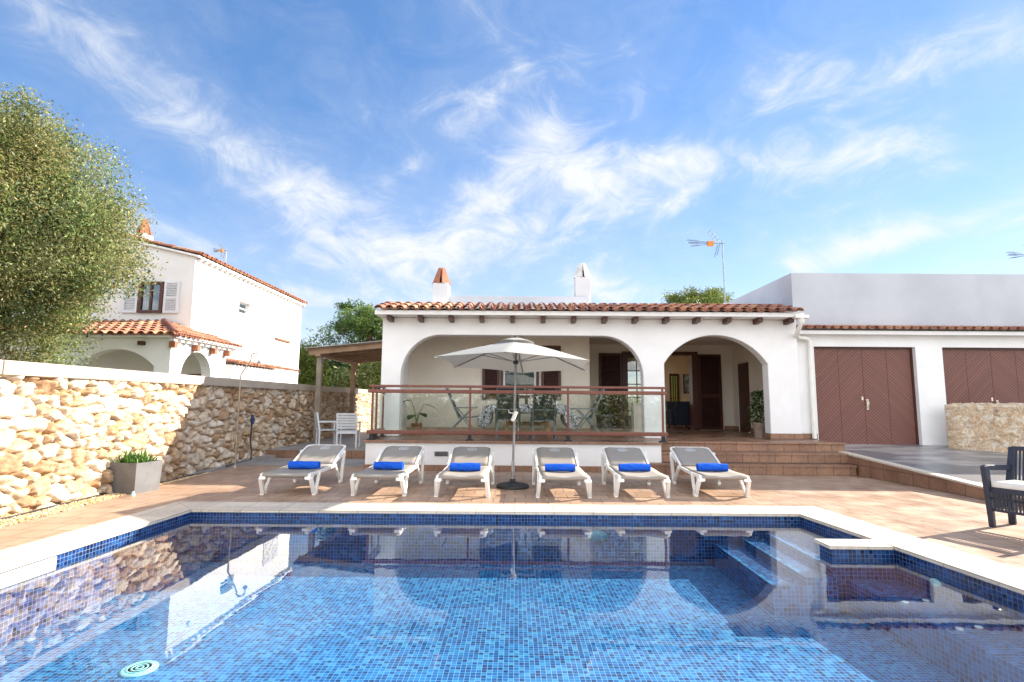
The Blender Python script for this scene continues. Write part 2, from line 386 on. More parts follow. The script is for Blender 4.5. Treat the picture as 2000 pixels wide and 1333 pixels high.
def vcol(name, rough, n_amt, n_scale, bstr, bdist, bscale, spec=.3, trans=0.):
    m, nb, p = mat(name, (.5, .5, .5), rough, 0, spec)
    a = nb.n('ShaderNodeVertexColor'); a.layer_name = 'Col'
    o = objsock(nb)
    k = nb.mapr(nb.noise(o, n_scale, 6, .65).outputs[0], .3, .7, 1 - n_amt, 1 + n_amt * .5)
    cc = nb.vm('MULTIPLY', a.outputs[0], nb.vec(k, k, k))
    nb.nt.links.new(cc, p.inputs['Base Color'])
    if bstr: bump(nb, p, nb.noise(o, bscale, 5, .6).outputs[0], bstr, bdist)
    if trans:
        t = nb.n('ShaderNodeBsdfTranslucent'); nb.nt.links.new(cc, t.inputs[0])
        mx = nb.n('ShaderNodeMixShader'); mx.inputs[0].default_value = trans
        nb.nt.links.new(p.outputs[0], mx.inputs[1]); nb.nt.links.new(t.outputs[0], mx.inputs[2])
        nb.nt.links.new(mx.outputs[0], nb.nt.nodes['Material Output'].inputs[0])
    return m
M_stone = vcol('rubble_stone', .9, .22, 9, .7, .012, 28)
def breccia():
    m, nb, p = mat('flush_pointed_stone', (.6, .5, .4), .9, 0, .25)
    a = nb.n('ShaderNodeVertexColor'); a.layer_name = 'Col'; o = objsock(nb)
    n1_ = nb.noise(o, 5.5, 9, .68, .8).outputs[0]; n2_ = nb.noise(o, 30, 6, .7, .4).outputs[0]
    c = nb.ramp(nb.m('ADD', nb.m('MULTIPLY', n1_, .72), nb.m('MULTIPLY', n2_, .28)), [(.38, (.70, .64, .54)), (.465, (.64, .55, .42)), (.495, (.42, .24, .11)), (.525, (.46, .28, .14)), (.55, (.66, .58, .46)), (.62, (.28, .15, .08))])
    nb.nt.links.new(nb.mix(.78, a.outputs[0], c), p.inputs['Base Color'])
    bump(nb, p, nb.m('ADD', n1_, nb.m('MULTIPLY', n2_, .5)), .8, .02)
    return m
M_breccia = breccia()
M_rooftile = vcol('clay_roof_tile', .8, .35, 14, .3, .004, 60)
M_leaf = vcol('leaves', .5, .1, 3, 0, 0, 1, .35, .38)
M_gravel = vcol('gravel_stones', .85, .15, 60, 0, 0, 1)

def chevron(name, sgn):
    m, nb, p = mat(name, (.13, .045, .036), .45, 0, .45)
    u, v, _ = nb.xyz(uvsock(nb))
    t = nb.m('MULTIPLY', nb.m('ADD', u, nb.m('MULTIPLY', v, -sgn)), 1 / .08)
    fr = nb.m('FRACT', t); e = nb.m('MINIMUM', fr, nb.m('SUBTRACT', 1., fr))
    g = nb.mapr(e, .04, .17)
    wn = nb.n('ShaderNodeTexWhiteNoise', noise_dimensions='1D'); nb.put(wn.inputs['W'], nb.m('FLOOR', t))
    k = nb.mapr(wn.outputs[0], 0., 1., .90, 1.08, False)
    n = nb.mapr(nb.noise(nb.vec(nb.m('MULTIPLY', t, 4.), nb.m('ADD', u, v), 0.), 3, 5).outputs[0], .3, .7, .88, 1.1)
    kk = nb.m('MULTIPLY', k, n)
    base = nb.vm('MULTIPLY', nb.vec(.19, .074, .055), nb.vec(kk, kk, kk))
    nb.nt.links.new(nb.mix(g, (.045, .016, .013), base), p.inputs['Base Color'])
    bump(nb, p, g, .8, .006)
    return m
M_chev = {1: chevron('planked_door_rising', 1), -1: chevron('planked_door_falling', -1)}

def zebra():
    m, nb, p = mat('zebra_cloth', (.7, .7, .7), .9, 0, .1)
    u, v, _ = nb.xyz(objsock(nb))
    o = objsock(nb)
    n = nb.noise(nb.vm('MULTIPLY', o, (1, 1, .55)), 9, 2, .5, 1.2).outputs[0]
    s = nb.m('SINE', nb.m('MULTIPLY', n, 60))
    nb.nt.links.new(nb.mix(nb.mapr(s, -.15, .15), (.05, .05, .06), (.66, .66, .67)), p.inputs['Base Color'])
    return m
M_zebra = zebra()
def picture_mat():
    m, nb, p = mat('landscape_print', (.3, .3, .3), .5)
    o = objsock(nb); n = nb.noise(o, 7, 5, .6, .5).outputs[0]
    nb.nt.links.new(nb.ramp(n, [(.3, (.04, .05, .06)), (.5, (.20, .24, .27)), (.65, (.55, .56, .55))]), p.inputs['Base Color'])
    return m
M_print = picture_mat()
M_turq = noisy('pale_turquoise_plastic', (.38, .72, .68), (.33, .66, .62), 8, .4, 0)
M_slat_dark = noisy('dark_brown_slats', (.06, .021, .016), (.045, .015, .012), 9, .5, .1, .001, 60)
M_curtain = noisy('pale_curtain', (.62, .66, .70), (.52, .56, .62), 3, .9, .3, .01, 20, sx=6)

# ------------------------------------------------------------------ ground, deck, paths
def sheet(name, polys, m, label=None, kind='structure'):
    mb = MB()
    for p in polys: mb.add(p, [tuple(range(len(p)))])
    o = mb.build(name, m); o['kind'] = kind
    if label: o['label'] = label
    return o
# pool plan (slightly out of square, as seen), inner water edge and outer coping edge
PIN = [(-4.38, 1.0), (4.19, 1.0), (3.66, 7.12), (-4.15, 7.05)]        # near-left, near-right, far-right, far-left
POUT = [(-4.90, .5), (4.72, .5), (4.12, 7.62), (-4.63, 7.54)]
DOUT = [(-4.95, -3.0), (7.9, -3.0), (6.72, 11.72), (-5.95, 11.72)]
def ring(outer, inner, zo, zi=None):
    zi = zo if zi is None else zi
    return [[(*outer[i], zo), (*outer[(i+1) % 4], zo), (*inner[(i+1) % 4], zi), (*inner[i], zi)] for i in range(4)]
sheet('deck', ring(DOUT, POUT, 0.0), M_deck)
GIN = [(-4.8, -2.9), (7.7, -2.9), (6.5, 11.5), (-5.8, 11.5)]
sheet('ground', ring([(-400, -300), (400, -300), (400, 700), (-400, 700)], GIN, -.06), M_ground)
sheet('gravel_bed', [[(-6.15, -3, -.03), (-4.93, -3, -.03), (-5.93, 11.0, -.03), (-6.15, 11.0, -.03)]], M_kerbcap)
sheet('path', [[(-6.2, 11.72, .004), (-3.0, 11.72, .004), (-3.0, 13.25, .004), (-6.2, 13.25, .004)]], M_concrete)
mb = MB(); mb.box((-6.2, 13.25, -.05), (-3.05, 30, .195)); o = mb.build('raised_path', M_concrete); o['kind'] = 'structure'
mb = MB(); mb.box((-6.2, 13.20, -.04), (-3.06, 13.25, .19)); o = mb.build('path_step', M_step); o['kind'] = 'structure'
mb = MB(); mb.hexa([(-6.1, 10.0, -.04), (-5.93, 10.0, -.04), (-5.80, 13.2, -.04), (-6.1, 13.2, -.04), (-6.1, 10.0, .03), (-5.93, 10.0, .03), (-5.80, 13.2, .08), (-6.1, 13.2, .08)])
o = mb.build('path_edging', M_concrete); o['kind'] = 'structure'
# driveway ramp with its tiled kerb
def kx(y): return 6.72 + (11.72 - y) / 14.72 * 1.18
def dz_(y): return max(.05, .49 - .072 * (12.5 - y)) if y < 12.5 else .49
ys = [13.2, 12.5, 11.5, 10.5, 9.5, 8.5, 7.5, 6.5, 5.0, 2.0, -3.0]
mb = MB()
for a, c in zip(ys, ys[1:]):
    mb.add([(kx(c) + .14, c, dz_(c)), (30, c, dz_(c)), (30, a, dz_(a)), (kx(a) + .14, a, dz_(a))], [(0, 1, 2, 3)])
o = mb.build('driveway', M_drive); o['kind'] = 'structure'
mb = MB(); mc = MB()
kys = [11.46, 9.5, 8.5, 7.5, 6.5, 5.0, 2.0, -3.0]
for a, c in zip(kys, kys[1:]):
    za, zc = dz_(a) - .02, dz_(c) - .02
    mb.hexa([(kx(c), c, -.04), (kx(c) + .12, c, -.04), (kx(a) + .12, a, -.04), (kx(a), a, -.04), (kx(c), c, zc), (kx(c) + .12, c, zc), (kx(a) + .12, a, za), (kx(a), a, za)])
    mc.hexa([(kx(c) - .015, c, zc), (kx(c) + .16, c, zc), (kx(a) + .16, a, za), (kx(a) - .015, a, za), (kx(c) - .015, c, zc + .03), (kx(c) + .16, c, zc + .03), (kx(a) + .16, a, za + .03), (kx(a) - .015, a, za + .03)])
o = mb.build('driveway_kerb', M_step); o['kind'] = 'structure'
o = mc.build('kerb_cap', M_kerbcap); o['kind'] = 'structure'
# gravel: loose stones, uncountable
n = 7000
gy = rng.uniform(4.2, 10.6, n); edge = -4.95 - (gy + 3) / 14.72 * 1.0
gx = edge - .02 - rng.random(n) ** .8 * np.maximum(.06, (edge + 6.02))
sz = rng.uniform(.010, .026, n); ok = rng.random(n) < .96
octv = np.array([(1,0,0),(-1,0,0),(0,1,0),(0,-1,0),(0,0,.7),(0,0,-.7)], float)
octf = np.array([(0,2,4),(2,1,4),(1,3,4),(3,0,4),(2,0,5),(1,2,5),(3,1,5),(0,3,5)])
ang = rng.uniform(0, 6.28, n); st = rng.uniform(.7, 1.4, (n, 1, 1))
V = np.repeat(octv[None], n, 0) * (1 + rng.uniform(-.25, .25, (n, 6, 1))); V[:, :, 0:1] *= st
ca, sa = np.cos(ang)[:, None], np.sin(ang)[:, None]
V = np.stack([V[..., 0]*ca - V[..., 1]*sa, V[..., 0]*sa + V[..., 1]*ca, V[..., 2]], -1) * sz[:, None, None]
V += np.stack([gx, gy, -.02 + sz * .5 + rng.random(n) * .012], -1)[:, None]
pal = np.array([(.56, .36, .17), (.62, .45, .26), (.46, .27, .12), (.68, .56, .38), (.52, .38, .22)])
mesh_np('gravel', V.reshape(-1, 3), (octf[None] + (np.arange(n) * 6)[:, None, None]).reshape(-1, 3), M_gravel,
        col=np.repeat(pal[rng.integers(0, 5, n)] * rng.uniform(.8, 1.15, (n, 1)), 8, 0), kind='stuff')

# ------------------------------------------------------------------ swimming pool
WZ, FZ = -.10, -.65
pool = thing('swimming_pool', 'large rectangular swimming pool lined with blue mosaic and edged in cream stone', 'swimming pool', (0, 4, 0))
def rel(mb, name, m, par, **kw):
    """build world-coordinate geometry under a thing standing elsewhere"""
    l = par.matrix_basis.translation; k = par.parent
    while k: l = l + k.matrix_basis.translation; k = k.parent
    o = mb.build(name, m, par, **kw); o.location = -l; return o
mb = MB(); mb.add([(*p, FZ) for p in PIN], [(0, 1, 2, 3)]); rel(mb, 'pool_floor', M_mosaic, pool)
mb = MB()
for i in range(4):
    p, q = PIN[i], PIN[(i+1) % 4]
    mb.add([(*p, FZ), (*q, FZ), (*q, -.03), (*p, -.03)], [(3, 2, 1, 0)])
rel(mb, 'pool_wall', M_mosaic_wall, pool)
mb = MB()
lip = [(p[0] + (.03 if i in (0, 3) else -.03), p[1] + (.03 if i < 2 else -.03)) for i, p in enumerate(PIN)]
for i in range(4):
    a, c, d, e = POUT[i], POUT[(i+1) % 4], lip[(i+1) % 4], lip[i]
    mb.hexa([(*a, -.032), (*c, -.032), (*d, -.032), (*e, -.032), (*a, .006), (*c, .006), (*d, .006), (*e, .006)])
rel(mb, 'coping', M_coping, pool, bevel=.008)
rx = lambda y: 3.66 + (7.12 - y) * .0866
# the stub wall jutting into the pool beside the steps, with its own coping
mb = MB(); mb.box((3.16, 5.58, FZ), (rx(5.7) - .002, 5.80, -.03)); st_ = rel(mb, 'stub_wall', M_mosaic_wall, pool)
mb = MB(); mb.box((3.12, 5.54, -.030), (rx(5.7) - .032, 5.83, .005)); rel(mb, 'stub_coping', M_coping, pool, bevel=.008)
stp = MB()
for x0, z in ((2.53, -.37), (2.86, -.29), (3.17, -.225)): stp.box((x0, 5.52 if x0 < 3.1 else 5.80, FZ), (rx(6) - .003 if x0 > 3 else {2.53: 2.86, 2.86: 3.17}[x0], 7.06, z))
rel(stp, 'pool_steps', M_mosaic_step, pool)
stp = MB()
for x0, z in ((2.53, -.37), (2.86, -.29), (3.17, -.225)): stp.box((x0 - .004, 5.53 if x0 < 3.1 else 5.81, z), (x0 + .05, 7.05, z + .003))
rel(stp, 'step_nosing', M_mosaic, pool)
bn = MB(); bn.hexa([(3.42, 1.0, FZ), (4.18, 1.0, FZ), (rx(5.57) - .004, 5.575, FZ), (3.31, 5.575, FZ), (3.42, 1.0, -.33), (4.18, 1.0, -.33), (rx(5.57) - .004, 5.575, -.33), (3.31, 5.575, -.33)])
rel(bn, 'seat_ledge', M_mosaic_step, pool)
def disc_part(name, m, loc, r, axis='z', n=24, h=.012):
    k = MB()
    if axis == 'z': k.lathe([(r, 0), (r, h * .6), (r * .93, h), (.001, h)], n)
    else:
        k.lathe([(r, 0), (r, h * .6), (r * .93, h), (.001, h)], n)
        rot = {'-y': lambda v: (v[0], -v[2], v[1]), '-x': lambda v: (-v[2], v[0], v[1])}[axis]
        k.v = [rot(v) for v in k.v]
    return k
k = disc_part('d', None, None, .125, n=28)
for rr in (.09, .06, .03): k.lathe([(rr, .0125), (rr, .016), (rr - .012, .016), (rr - .012, .0125)], 24)
dr_ = k.build('drain_cover', M_turq, pool, loc=(-2.85, 4.33 - 4, FZ + .002))
k = disc_part('d', None, None, .13, '-y', h=.03); k.v = [(v[0], v[1], v[2] * .5) for v in k.v]
lamp = k.build('pool_lamp', noisy('teal_lamp_glass', (.05, .22, .30), (.04, .18, .25), 8, .3, 0), pool, loc=(1.05, 7.085 - 4, -.285))
k = disc_part('d', None, None, .06, '-x', h=.02); k.v = [(v[0], v[1], v[2] * .55) for v in k.v]
k.build('pool_lamp', M_turq, pool, loc=(rx(5.12) - .004, 5.12 - 4, -.20))
for x_, y_ in ((3.44, 4.98), (3.66, 5.03), (3.46, 4.42), (3.64, 4.46), (3.5, 3.85)):
    disc_part('j', None, None, .028, n=14, h=.01).build('water_jet', M_white_plastic, pool, loc=(x_, y_ - 4, -.328))
sk = MB(); sx_ = lambda y: -4.15 - (7.05 - y) * .038
sk.hexa([(sx_(4.35), 4.35, -.165), (sx_(4.35) + .025, 4.35, -.165), (sx_(5.1) + .025, 5.1, -.165), (sx_(5.1), 5.1, -.165), (sx_(4.35), 4.35, -.045), (sx_(4.35) + .025, 4.35, -.045), (sx_(5.1) + .025, 5.1, -.045), (sx_(5.1), 5.1, -.045)])
rel(sk, 'skimmer_plate', M_white_plastic, pool, bevel=.006)
mb = MB(); mb.add([(p[0] + (.002 if i in (0, 3) else -.002), p[1] + (.002 if i < 2 else -.002), WZ) for i, p in enumerate(PIN)], [(0, 1, 2, 3)])
wtr = mb.build('water', M_water); wtr['kind'] = 'structure'

# ------------------------------------------------------------------ rubble stone walls
def rubble(name, S, T, place, cw, ch, relief, gap, palette, mortar, seed, parent=None, flat=.0, edge_w=.055, warp=.4):
    g = np.random.default_rng(seed)
    ns, ntt = len(S), len(T)
    s_, t_ = np.meshgrid(S, T, indexing='ij')
    w1 = np.sin(s_ * 7.3 + 1.3) * np.sin(t_ * 9.1 + s_ * 2.1) + .6 * np.sin(s_ * 17.7 + t_ * 13.3) + .35 * np.sin(s_ * 41 + 3 * np.sin(t_ * 37))
    w2 = np.sin(s_ * 8.9 + t_ * 6.7 + 2.2) + .6 * np.sin(t_ * 19.3 - s_ * 11.1) + .35 * np.sin(t_ * 47 + 3 * np.sin(s_ * 33))
    u, v = s_ + w1 * cw * warp * .25, t_ + w2 * ch * warp * .25
    seeds = []
    ar = (S[-1] - S[0] + 3 * cw) * (T[-1] - T[0] + 3 * ch); acc = np.empty((0, 3))
    for _ in range(int(ar / (cw * ch) * 14)):           # irregular packing of stones of mixed sizes
        q = (g.uniform(S[0] - 1.5 * cw, S[-1] + 1.5 * cw), g.uniform(T[0] - 1.5 * ch, T[-1] + 1.5 * ch)); r_ = g.choice([.55, .75, 1.0, 1.3])
        if len(acc) == 0 or (((acc[:, 0] - q[0]) / cw) ** 2 + ((acc[:, 1] - q[1]) / ch) ** 2 > (.5 * (acc[:, 2] + r_) * .92) ** 2).all():
            acc = np.vstack([acc, (*q, r_)])
    seeds = [(q[0], q[1], q[2] * min(cw, ch) * .5) for q in acc]
    sd_ = np.array(seeds); kd = kdtree.KDTree(len(sd_)); asp = cw / ch
    for i, q in enumerate(sd_): kd.insert((q[0] / asp, q[1], 0), i)
    kd.balance()
    uu, vv = u.ravel(), v.ravel(); N = len(uu)
    idx = np.empty(N, 'i'); e = np.empty(N); dd = np.empty(N); id2 = np.empty(N, 'i')
    wts = sd_[:, 2] * .8
    for i in range(N):
        r = kd.find_n((uu[i] / asp, vv[i], 0), 5)
        L = sorted((q[2] - wts[q[1]], q[1]) for q in r)
        idx[i] = L[0][1]; id2[i] = L[1][1]; e[i] = L[1][0] - L[0][0]; dd[i] = L[0][0]
    k = np.clip((e - gap) / edge_w, 0, 1); k = k * k * (3 - 2 * k)
    off = g.uniform(-.45, .35, len(sd_)); tl = g.normal(0, .22, (len(sd_), 2))
    rel_ = (uu - sd_[idx, 0]) * tl[idx, 0] + (vv - sd_[idx, 1]) * tl[idx, 1]
    lat = g.random((256, 256))
    def vn(sc, q):
        a_, b_ = (uu + idx * q) * sc, (vv + idx * q * 1.7) * sc
        ia, ib = np.floor(a_).astype(int), np.floor(b_).astype(int); fa, fb = a_ - ia, b_ - ib
        fa = fa * fa * (3 - 2 * fa); fb = fb * fb * (3 - 2 * fb); L_ = lambda i, j: lat[i & 255, j & 255]
        return (L_(ia, ib) * (1-fa) + L_(ia+1, ib) * fa) * (1-fb) + (L_(ia, ib+1) * (1-fa) + L_(ia+1, ib+1) * fa) * fb - .5
    fine = .055 * vn(9, .37) + .042 * np.abs(vn(19, .83)) + .022 * vn(38, .51)
    hgt = k * (relief * (1 + off[idx] * .6) + rel_ * (1 - flat) + fine * (1 - flat * .7))
    P = place(s_.ravel(), t_.ravel(), hgt)
    pc = np.array(palette); ci = g.integers(0, len(pc), len(sd_)); base = pc[ci] * g.uniform(.85, 1.12, (len(sd_), 1))
    blot = np.clip(.5 + vn(11, .29) + .7 * vn(26, .61), 0, 1)
    colv = base[idx] * (1 - .5 * np.clip(blot - .55, 0, 1)[:, None] * np.array([.7, 1.0, 1.35]))
    kc = np.clip((e - gap * .6) / (edge_w * .5), 0, 1)[:, None]
    colv = colv * kc + np.array(mortar) * (1 - kc)
    ii = np.arange(N).reshape(ns, ntt)
    F = np.stack([ii[:-1, :-1], ii[1:, :-1], ii[1:, 1:], ii[:-1, 1:]], -1).reshape(-1, 4)
    return mesh_np(name, P, F, M_stone, parent, np.clip(colv, 0, 1), smooth=True)
yy = [3.0]
while yy[-1] < 26: yy.append(yy[-1] + max(.017, yy[-1] * .0023))
lw = thing('stone_wall', 'long dry rubble stone boundary wall with cream coping beside the pool deck', 'stone wall', (-6.3, 12, 0))
bat = lambda t: (1.68 - t) * .055
o = rubble('rubble_face', np.array(yy), np.arange(-.1, 1.69, .0195),
       lambda s, t, h: np.stack([-6.17 + bat(t) + h + .03 * np.sin(s * .9), s, t], -1), .235, .185, .075, .014,
       [(.56, .45, .33), (.61, .515, .40), (.50, .37, .24), (.55, .44, .32), (.42, .28, .17), (.65, .57, .47)], (.36, .19, .08), 3, lw, edge_w=.036)
o.location = (6.3, -12, 0)
mb = MB(); cy = 3.0
for L in (3.3, 4.35, 4.2, 4.2, 4.2, 2.75):
    mb.box((-6.50, cy + .006, 1.67), (-6.045, cy + L - .006, 1.845)); cy += L
rel(mb, 'wall_coping', noisy('cream_concrete_coping', (.46, .39, .31), (.39, .33, .26), 1.4, .85, .3, .004, 40, detail=8), lw, bevel=.012)
mb = MB(); mb.box((-6.5, 3.0, -.1), (-6.19, 26, 1.67)); rel(mb, 'wall_core', M_concrete, lw)

A, Bq = Vector((9.55, 12.05)), Vector((12.6, 10.0)); dirv = (Bq - A).normalized(); nrm = Vector((-dirv.y, dirv.x)) * -1
Lr = (Bq - A).length; Hr = 1.12
rw = thing('stone_wall', 'low cream stone wall with flush joints standing in front of the right garage door', 'stone wall', (A.x, A.y, .3))
prof = []   # front from bottom to top, round over, back down
for t in np.arange(0, Hr - .06, .022): prof.append((0, t, (0, -1)))
for a in np.linspace(0, math.pi, 15): prof.append((.18 - .18 * math.cos(a), Hr - .06 + .06 * math.sin(a), (-math.cos(a), math.sin(a))))
for t in np.arange(Hr - .06, .3, -.04): prof.append((.36, t, (1, 0)))
pu = np.array([q[0] for q in prof]); pz = np.array([q[1] for q in prof])
pn_ = np.array([(-1, 0) if i < len(np.arange(0, Hr - .06, .022)) else q[2] for i, q in enumerate(prof)], float)
TT = np.concatenate([[0], np.cumsum(np.hypot(np.diff(pu), np.diff(pz)) + 1e-4)])
def place_r(s, t, h):
    q = np.interp(t, TT, pu); z = np.interp(t, TT, pz); n1_ = np.interp(t, TT, pn_[:, 0]); n2_ = np.interp(t, TT, pn_[:, 1])
    endk = np.clip(s / .12, 0, 1); endk = 1 - (1 - endk) ** 2
    d = (q - .18) * (.55 + .45 * endk) + .18 + n1_ * h
    # d runs to the back of the wall: away from the camera
    bx, by = -nrm.x, -nrm.y
    return np.stack([dirv.x * (s - (1 - endk) * .04) + bx * d, dirv.y * s + by * d, z * (.97 + .03 * endk) + n2_ * h + s * .012], -1)
ss = np.arange(0, Lr, .024)
o = rubble('wall_face', ss, TT, place_r, .27, .21, .016, .006,
       [(.62, .54, .42), (.66, .59, .48), (.58, .44, .29), (.50, .34, .20), (.64, .55, .43), (.60, .50, .37)], (.56, .48, .37), 9, rw, flat=.7, edge_w=.03); o.data.materials[0] = M_breccia
mb = MB()
endp = place_r(np.full(len(TT), 0.0), TT, np.zeros(len(TT)))
mb.add(endp, [tuple(range(len(TT)))]); mb.build('wall_end', M_cream, rw)

# ------------------------------------------------------------------ clay roof tiles
TILE_PAL = [(.47, .225, .125), (.40, .17, .10), (.52, .29, .175), (.33, .14, .095), (.45, .21, .13), (.38, .18, .12)]
def roof_tiles(mb, p0, ex, es, width, length, pitch=.245, course=.42, lenfn=None, seed=1):
    p0, ex, es = Vector(p0), Vector(ex).normalized(), Vector(es).normalized(); en = ex.cross(es).normalized()
    if en.z < 0: en = -en
    g = random.Random(seed); nc = max(1, round(width / pitch)); pt = width / nc
    old = mb.smooth
    for i in range(nc):
        for cover in (0, 1):
            xc = (i + (.5 if cover else 0)) * pt
            if not cover and i == 0: continue
            ln = length if lenfn is None else min(length, lenfn(xc))
            if ln < .08: continue
            nj = max(1, math.ceil(ln / course - 1e-6))
            for j in range(nj):
                s0 = j * course; s1 = min(ln, s0 + course + .07)
                if s1 - s0 < .05: continue
                c = g.choice(TILE_PAL); f = g.uniform(.82, 1.15); mb.col = tuple(k * f for k in c)
                r0, r1 = pt * .40, pt * .33
                jx = g.uniform(-.008, .008); rings = []
                for sq, rr, lift in ((s0, r0, .045), (s1, r1, .02)):
                    ctr = p0 + ex * (xc + jx) + es * sq
                    for th, inner in ((0., 0), (.016, 1)):
                        rg = []
                        for a in range(8):
                            an = math.pi * a / 7
                            q = rr - th
                            if cover: rg.append(ctr + ex * (q * math.cos(an)) + en * (lift + q * .86 * math.sin(an)))
                            else: rg.append(ctr + ex * (q * math.cos(an)) + en * (.055 + lift * .5 - q * .55 * math.sin(an)))
                        rings.append(rg)
                o0, i0, o1, i1 = rings
                mb.smooth = True
                mb.add(o0 + o1, [(a, a+1, 8+a+1, 8+a) for a in range(7)])
                mb.smooth = False
                mb.add(o0 + i0, [(a, 8+a, 8+a+1, a+1) for a in range(7)])
                mb.smooth = True
                mb.add(i0 + i1, [(a, 8+a, 8+a+1, a+1) for a in range(7)])
    mb.smooth = old; mb.col = (1, 1, 1)

# ------------------------------------------------------------------ terrace and its steps
ter = thing('terrace', 'raised tiled terrace with white front wall and three brown tiled steps at its right', 'terrace', (0, 12, 0))
mb = MB(); mb.box((-3.05, 11.1, -.02), (2.96, 16.1, .555)); mb.box((2.96, 11.47, -.02), (6.86, 16.1, .555)); rel(mb, 'plinth_wall', M_plaster, ter)
mb = MB(); mb.box((-3.05, 11.09, .575), (2.98, 16.2, .60)); mb.box((2.98, 11.46, .575), (6.88, 12.50, .60)); mb.box((2.98, 12.50, .575), (6.48, 16.2, .60)); rel(mb, 'terrace_floor', M_floor_in, ter)
mb = MB(); mb.box((-3.085, 11.05, .555), (2.985, 11.09, .601)); mb.box((-3.085, 11.09, .555), (-3.05, 12.3, .601)); mb.box((2.985, 11.42, .562), (6.90, 11.46, .602)); rel(mb, 'edge_tiles', M_step, ter, bevel=.006)
mb = MB(); mb.box((-3.075, 11.07, -.01), (2.66, 11.10, .115)); mb.box((-3.075, 11.10, -.01), (-3.05, 13.2, .115)); rel(mb, 'skirting', M_step, ter)
mb = MB(); mb.box((2.96, 11.45, .40), (6.88, 11.47, .562)); mb.box((6.86, 11.47, .3), (6.885, 12.5, .575)); rel(mb, 'top_riser', M_step, ter)
for y0, z0, z1, xr in ((11.15, .20, .40, 6.80), (10.85, -.01, .20, 6.715)):
    mb = MB(); mb.box((2.975 if z0 > .1 else 2.66, y0, z0), (xr, y0 + .31, z1 - .035)); mb.box((2.965 if z0 > .1 else 2.645, y0 - .02, z1 - .035), (xr + .012, y0 + (.30 if z0 > .1 else .25) , z1)); rel(mb, 'step', M_step, ter)
mb = MB(); mb.box((2.66, 11.10, .165), (2.975, 11.15, .2)); rel(mb, 'step', M_step, ter)
mb = MB(); mb.box((-1.64, 11.085, .29), (-1.36, 11.10, .385)); vt = rel(mb, 'vent', M_metal, ter)
mb = MB()
for k in range(4): mb.box((-1.62, 11.079, .30 + k*.021), (-1.38, 11.085, .311 + k*.021))
mb.build('vent_slat', M_black, vt)

# ------------------------------------------------------------------ the bungalow
FY = 12.3
house = thing('bungalow', 'white bungalow with two arches, clay tile eave and dark brown rafter tails', 'house', (1.7, 15, .6))
def HB(mb, name, m, par=None, **kw): return rel(mb, name, m, par or house, **kw)
def ell(cx, cz, rx_, rz_, a0, a1, n): return [(cx + rx_ * math.cos(R(a0 + (a1-a0)*i/n)), cz + rz_ * math.sin(R(a0 + (a1-a0)*i/n))) for i in range(n+1)]
out = [(-3.09, .601), (-3.09, 3.32), (6.45, 3.32), (6.45, .601), (5.755, .601)]
cxa, hw = 4.575, 1.18; sag = .66; Rr = (hw*hw + sag*sag) / (2*sag); a_ = math.degrees(math.asin(hw / Rr))
out += [(cxa + Rr * math.sin(R(a_ - 2*a_*i/22)), 2.295 + sag - Rr + Rr * math.cos(R(a_ - 2*a_*i/22))) for i in range(23)]
out += [(3.395, .601), (2.91, .601)] + ell(2.00, 1.98, .91, .94, 0, 90, 12) + ell(-1.74, 1.95, .90, .97, 90, 180, 12) + [(-2.64, .601)]
mb = MB(); mb.prism([(x, FY, z) for x, z in out], (0, .30, 0)); HB(mb, 'front_wall', M_plaster, bevel=.02)
mb = MB(); mb.wall(FY + .3, 22, .3, 3.6, -3.09, -2.80, axis='x'); HB(mb, 'side_wall', M_plaster)
mb = MB(); mb.wall(FY + .3, 16.2, .601, 3.3, 6.50, 6.75, [(15.05, 15.85, .601, 2.58)], axis='x'); HB(mb, 'side_wall', M_cream)
mb = MB(); mb.box((-2.8, 12.6, 3.14), (6.5, 16.45, 3.32)); HB(mb, 'porch_ceiling', M_cream)
# back wall nearer part with the window, return, farther part with the wide door opening
mb = MB(); mb.wall(-2.80, 1.92, .601, 3.14, 14.0, 14.25, [(-.38, .58, 1.50, 2.80)]); mb.box((1.67, 14.25, .601), (1.92, 16.2, 3.14)); HB(mb, 'back_wall', M_cream)
mb = MB(); mb.wall(1.67, 6.75, .601, 3.14, 16.2, 16.45, [(3.25, 5.32, .601, 2.86)]); HB(mb, 'back_wall', M_cream)
for a, c in (((-2.8, 13.975, .60), (1.945, 14.0, .735)), ((1.92, 14.0, .60), (1.945, 16.175, .735)), ((1.945, 16.175, .6), (2.5, 16.2, .735)), ((6.2, 16.175, .6), (6.48, 16.2, .735)),
             ((6.475, 15.86, .6), (6.5, 16.175, .735)), ((6.475, 12.6, .6), (6.5, 15.04, .735)), ((5.735, 12.278, .602), (6.47, 12.30, .735)), ((5.733, 12.30, .602), (5.755, 12.6, .735)), ((6.45, 12.478, .6), (6.9, 12.498, .73))):
    mb = MB(); mb.box(a, c); HB(mb, 'skirting', M_step)
